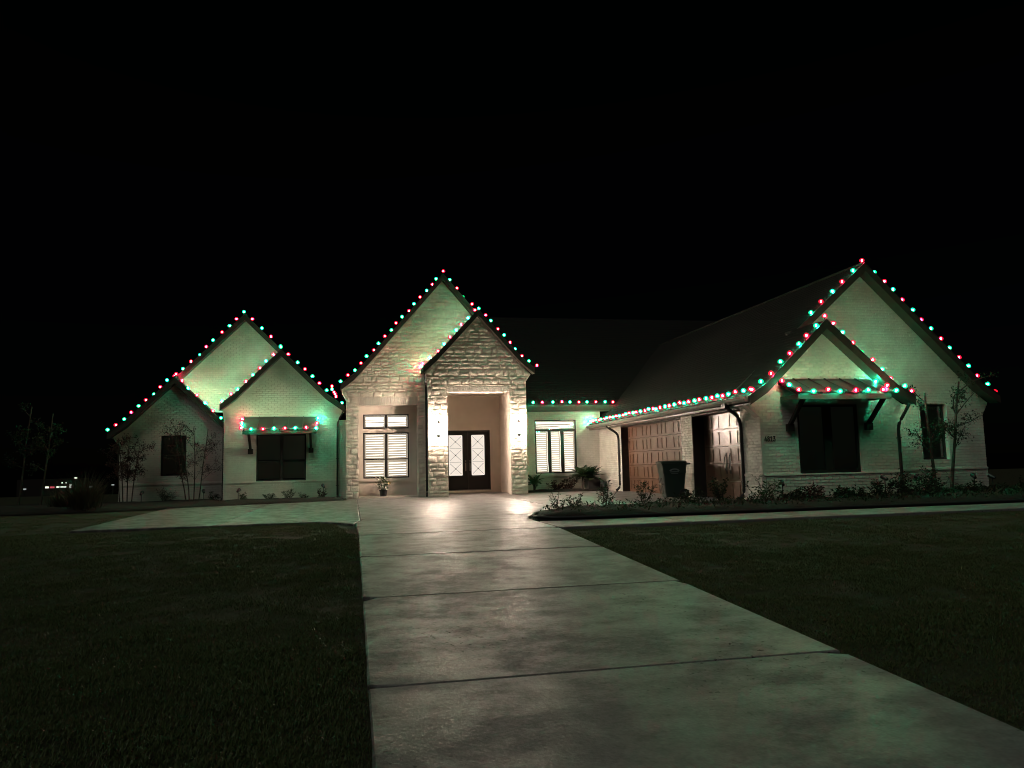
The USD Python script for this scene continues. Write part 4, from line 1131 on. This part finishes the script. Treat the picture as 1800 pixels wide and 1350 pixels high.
# landscape spotlights (unlit)
def spotlight(label, loc, rotz, h=.34):
    T = thing('garden_spotlight', label, 'garden spotlight', loc, rotz, group='unlit garden spotlights along the house')
    obj('stake', MB().tube([(0, 0, -.1), (0, 0, h - .05)], .012, 6).m, 'black_metal', T)
    obj('head', MB().tube([(0, -.07, h - .045), (0, .02, h), (0, .08, h + .03)], [.035, .055, .062], 10).m, 'black_metal', T, smooth=40)
    obj('lens', MB().tube([(0, .081, h + .031), (0, .083, h + .032)], .05, 10).m, 'print_gray', T)
    return T
spotlight('dark spotlight left of the small dark window', (-7.12, 28.7, .08), -10)
spotlight('dark spotlight right of the small dark window, beside the reddish tree', (-5.1, 28.7, .08), 15)
spotlight('dark spotlight left of the dark twin window', (-3.93, 28.55, .08), -20)
spotlight('dark spotlight left of the stone gable downspout', (-1.02, 28.4, .08), 25, .42)
spotlight('dark spotlight under the house number', (10.1, 16.9, .1), -15, .40)
spotlight('dark spotlight under the right brace of the wing awning', (12.86, 16.85, .1), 10, .46)
spotlight('dark spotlight between wing downspout and sparse tree', (13.9, 16.95, .1), 25, .44)
spotlight('dark spotlight under the right edge of the green lit window', (15.75, 17.2, .1), -20, .42)
spotlight('rightmost dark spotlight along the wing', (16.3, 17.2, .1), 20, .40)

# ------------------------------------------------------------------ turf
def blade_clump(seed, n=52, r=.12, h=.034):
    g = np.random.default_rng(seed); mb = MB()
    for k in range(n):
        a, rr = g.uniform(0, 2 * math.pi), r * math.sqrt(g.random()); p = np.array([math.cos(a) * rr, math.sin(a) * rr, 0])
        b = g.uniform(0, 2 * math.pi); ln = g.uniform(.2, 1.1); d = np.array([math.cos(b) * ln, math.sin(b) * ln, 1]); d /= np.linalg.norm(d)
        s = np.array([-math.sin(b), math.cos(b), 0]) * .0022; L = h * g.uniform(.5, 1.3)
        m = p + d * L * .55; t = p + d * L + np.array([math.cos(b), math.sin(b), -.4]) * L * .25
        mb.add([p - s, p + s, m + s * .8, m - s * .8, t], [[0, 1, 2], [0, 2, 3], [3, 2, 4]])
    return mb.m
pi = UsdGeom.PointInstancer.Define(stage, '/World/grass')
tag(pi.GetPrim(), 'short dormant turf on both sides of the drive', 'grass', kind='stuff')
protos = []
for k in range(4):
    pth = f'/World/grass/tuft_{k:03d}' if k else '/World/grass/tuft'
    usdkit.mesh(stage, pth, blade_clump(200 + k), LOOK['grass_blade']); protos.append(pth)
pi.CreatePrototypesRel().SetTargets(protos)
g = np.random.default_rng(77)
pts = []
def scatter(x0, x1, y0, y1, dens):
    n = int((x1 - x0) * (y1 - y0) * dens); pts.append(np.c_[g.uniform(x0, x1, n), g.uniform(y0, y1, n)])
scatter(-3.2, 0.0, 2.8, 6.5, 260); scatter(-5.5, 0.0, 6.5, 10, 150); scatter(-8, 0.0, 10, 16.6, 90); scatter(-14, -5.6, 16.6, 24.5, 14)
scatter(3.56, 7, 2.8, 6.5, 220); scatter(3.56, 10, 6.5, 10, 150); scatter(3.56, 15, 10, 12.95, 90)
P = np.vstack(pts)
left_lim = np.where(P[:, 1] > 13.5, -0.06 - np.maximum(0, P[:, 1] - 13.5) ** 2 * .07, -0.035)
keep = ((P[:, 0] < left_lim) & ~((P[:, 1] > 16.62) & (P[:, 0] > -5.5))) | (P[:, 0] > 3.57)
patch = meshkit.fbm(np.c_[P * .9, np.zeros(len(P))], 3, 9)
keep &= g.random(len(P)) < np.clip((patch - .25) * 5.0, .55, 1)
P = P[keep]
ey = np.r_[g.uniform(2.8, 13.4, 170), g.uniform(2.8, 12.9, 170)]
ragged = meshkit.noise(np.c_[ey * 2.3, np.arange(340) // 170 * 9.0, 0 * ey], 6)
P = np.vstack([P, np.c_[np.where(np.arange(340) < 170, -.05 + .05 * ragged, 3.61 - .09 * ragged), ey]]); n = len(P)
pi.CreatePositionsAttr(Vt.Vec3fArray.FromNumpy(np.c_[P, terrain(P[:, 0], P[:, 1]) - .004].astype(np.float32)))
pi.CreateProtoIndicesAttr(Vt.IntArray.FromNumpy(g.integers(0, 4, n).astype(np.int32)))
ang = g.uniform(0, 2 * math.pi, n)
pi.CreateOrientationsAttr(Vt.QuathArray([Gf.Quath(float(math.cos(a / 2)), 0, 0, float(math.sin(a / 2))) for a in ang]))
sc = (g.uniform(.7, 1.25, n) * (0.75 + .6 * meshkit.noise(np.c_[P * 1.7, np.zeros(n)], 4)))
pi.CreateScalesAttr(Vt.Vec3fArray.FromNumpy(np.repeat(sc[:, None], 3, 1).astype(np.float32)))

# ------------------------------------------------------------------ far lights beyond the left lawn
FB = thing('far_building', 'tiny far off building with lit white and red windows on the left horizon', 'building', (-86.9, 232.0, float(ground(232.0))))
base_z = float(ground(232.0))
obj('wall', MB().box((-2, 0, 0), (14, 6, 9.4)).m, 'soil', FB)
for x0, x1, z, h, lk in ((5.0, 5.9, 6.0, .5, 'far_white'), (6.2, 7.3, 6.0, .45, 'far_red'), (7.8, 8.5, 6.0, .5, 'far_white'), (8.8, 10.2, 6.05, .4, 'far_white'), (11.0, 11.5, 5.9, 1.0, 'far_white'), (9.0, 9.3, 7.2, .35, 'far_white'), (10.0, 10.25, 7.2, .35, 'far_white')):
    obj('window', MB().box((x0, -.1, z + .95), (x1, -.02, z + .95 + h)).m, lk, FB)
def far_lamp(label, x, y, ztop, look):
    b = float(ground(y)); T = thing('street_lamp', label, 'street lamp', (x, y, b), group='far off street lamps')
    obj('pole', MB().tube([(0, 0, -.5), (0, 0, ztop - b)], .10, 6).m, 'black_metal', T)
    obj('lamp_head', MB().box((-.26, -.2, ztop - b), (.26, .2, ztop - b + .34)).m, look, T)
far_lamp('far street lamp just above the ornamental grass', -67.35, 210, .27, 'far_white')
far_lamp('leftmost far street lamp between the two young trees', -78.7, 210, -2.2, 'far_dim')
far_lamp('faint far street lamp behind the ornamental grass', -63.8, 210, -2.05, 'far_dim')
far_lamp('faint far street lamp right next to the left house corner', -58.8, 210, -1.65, 'far_dim')
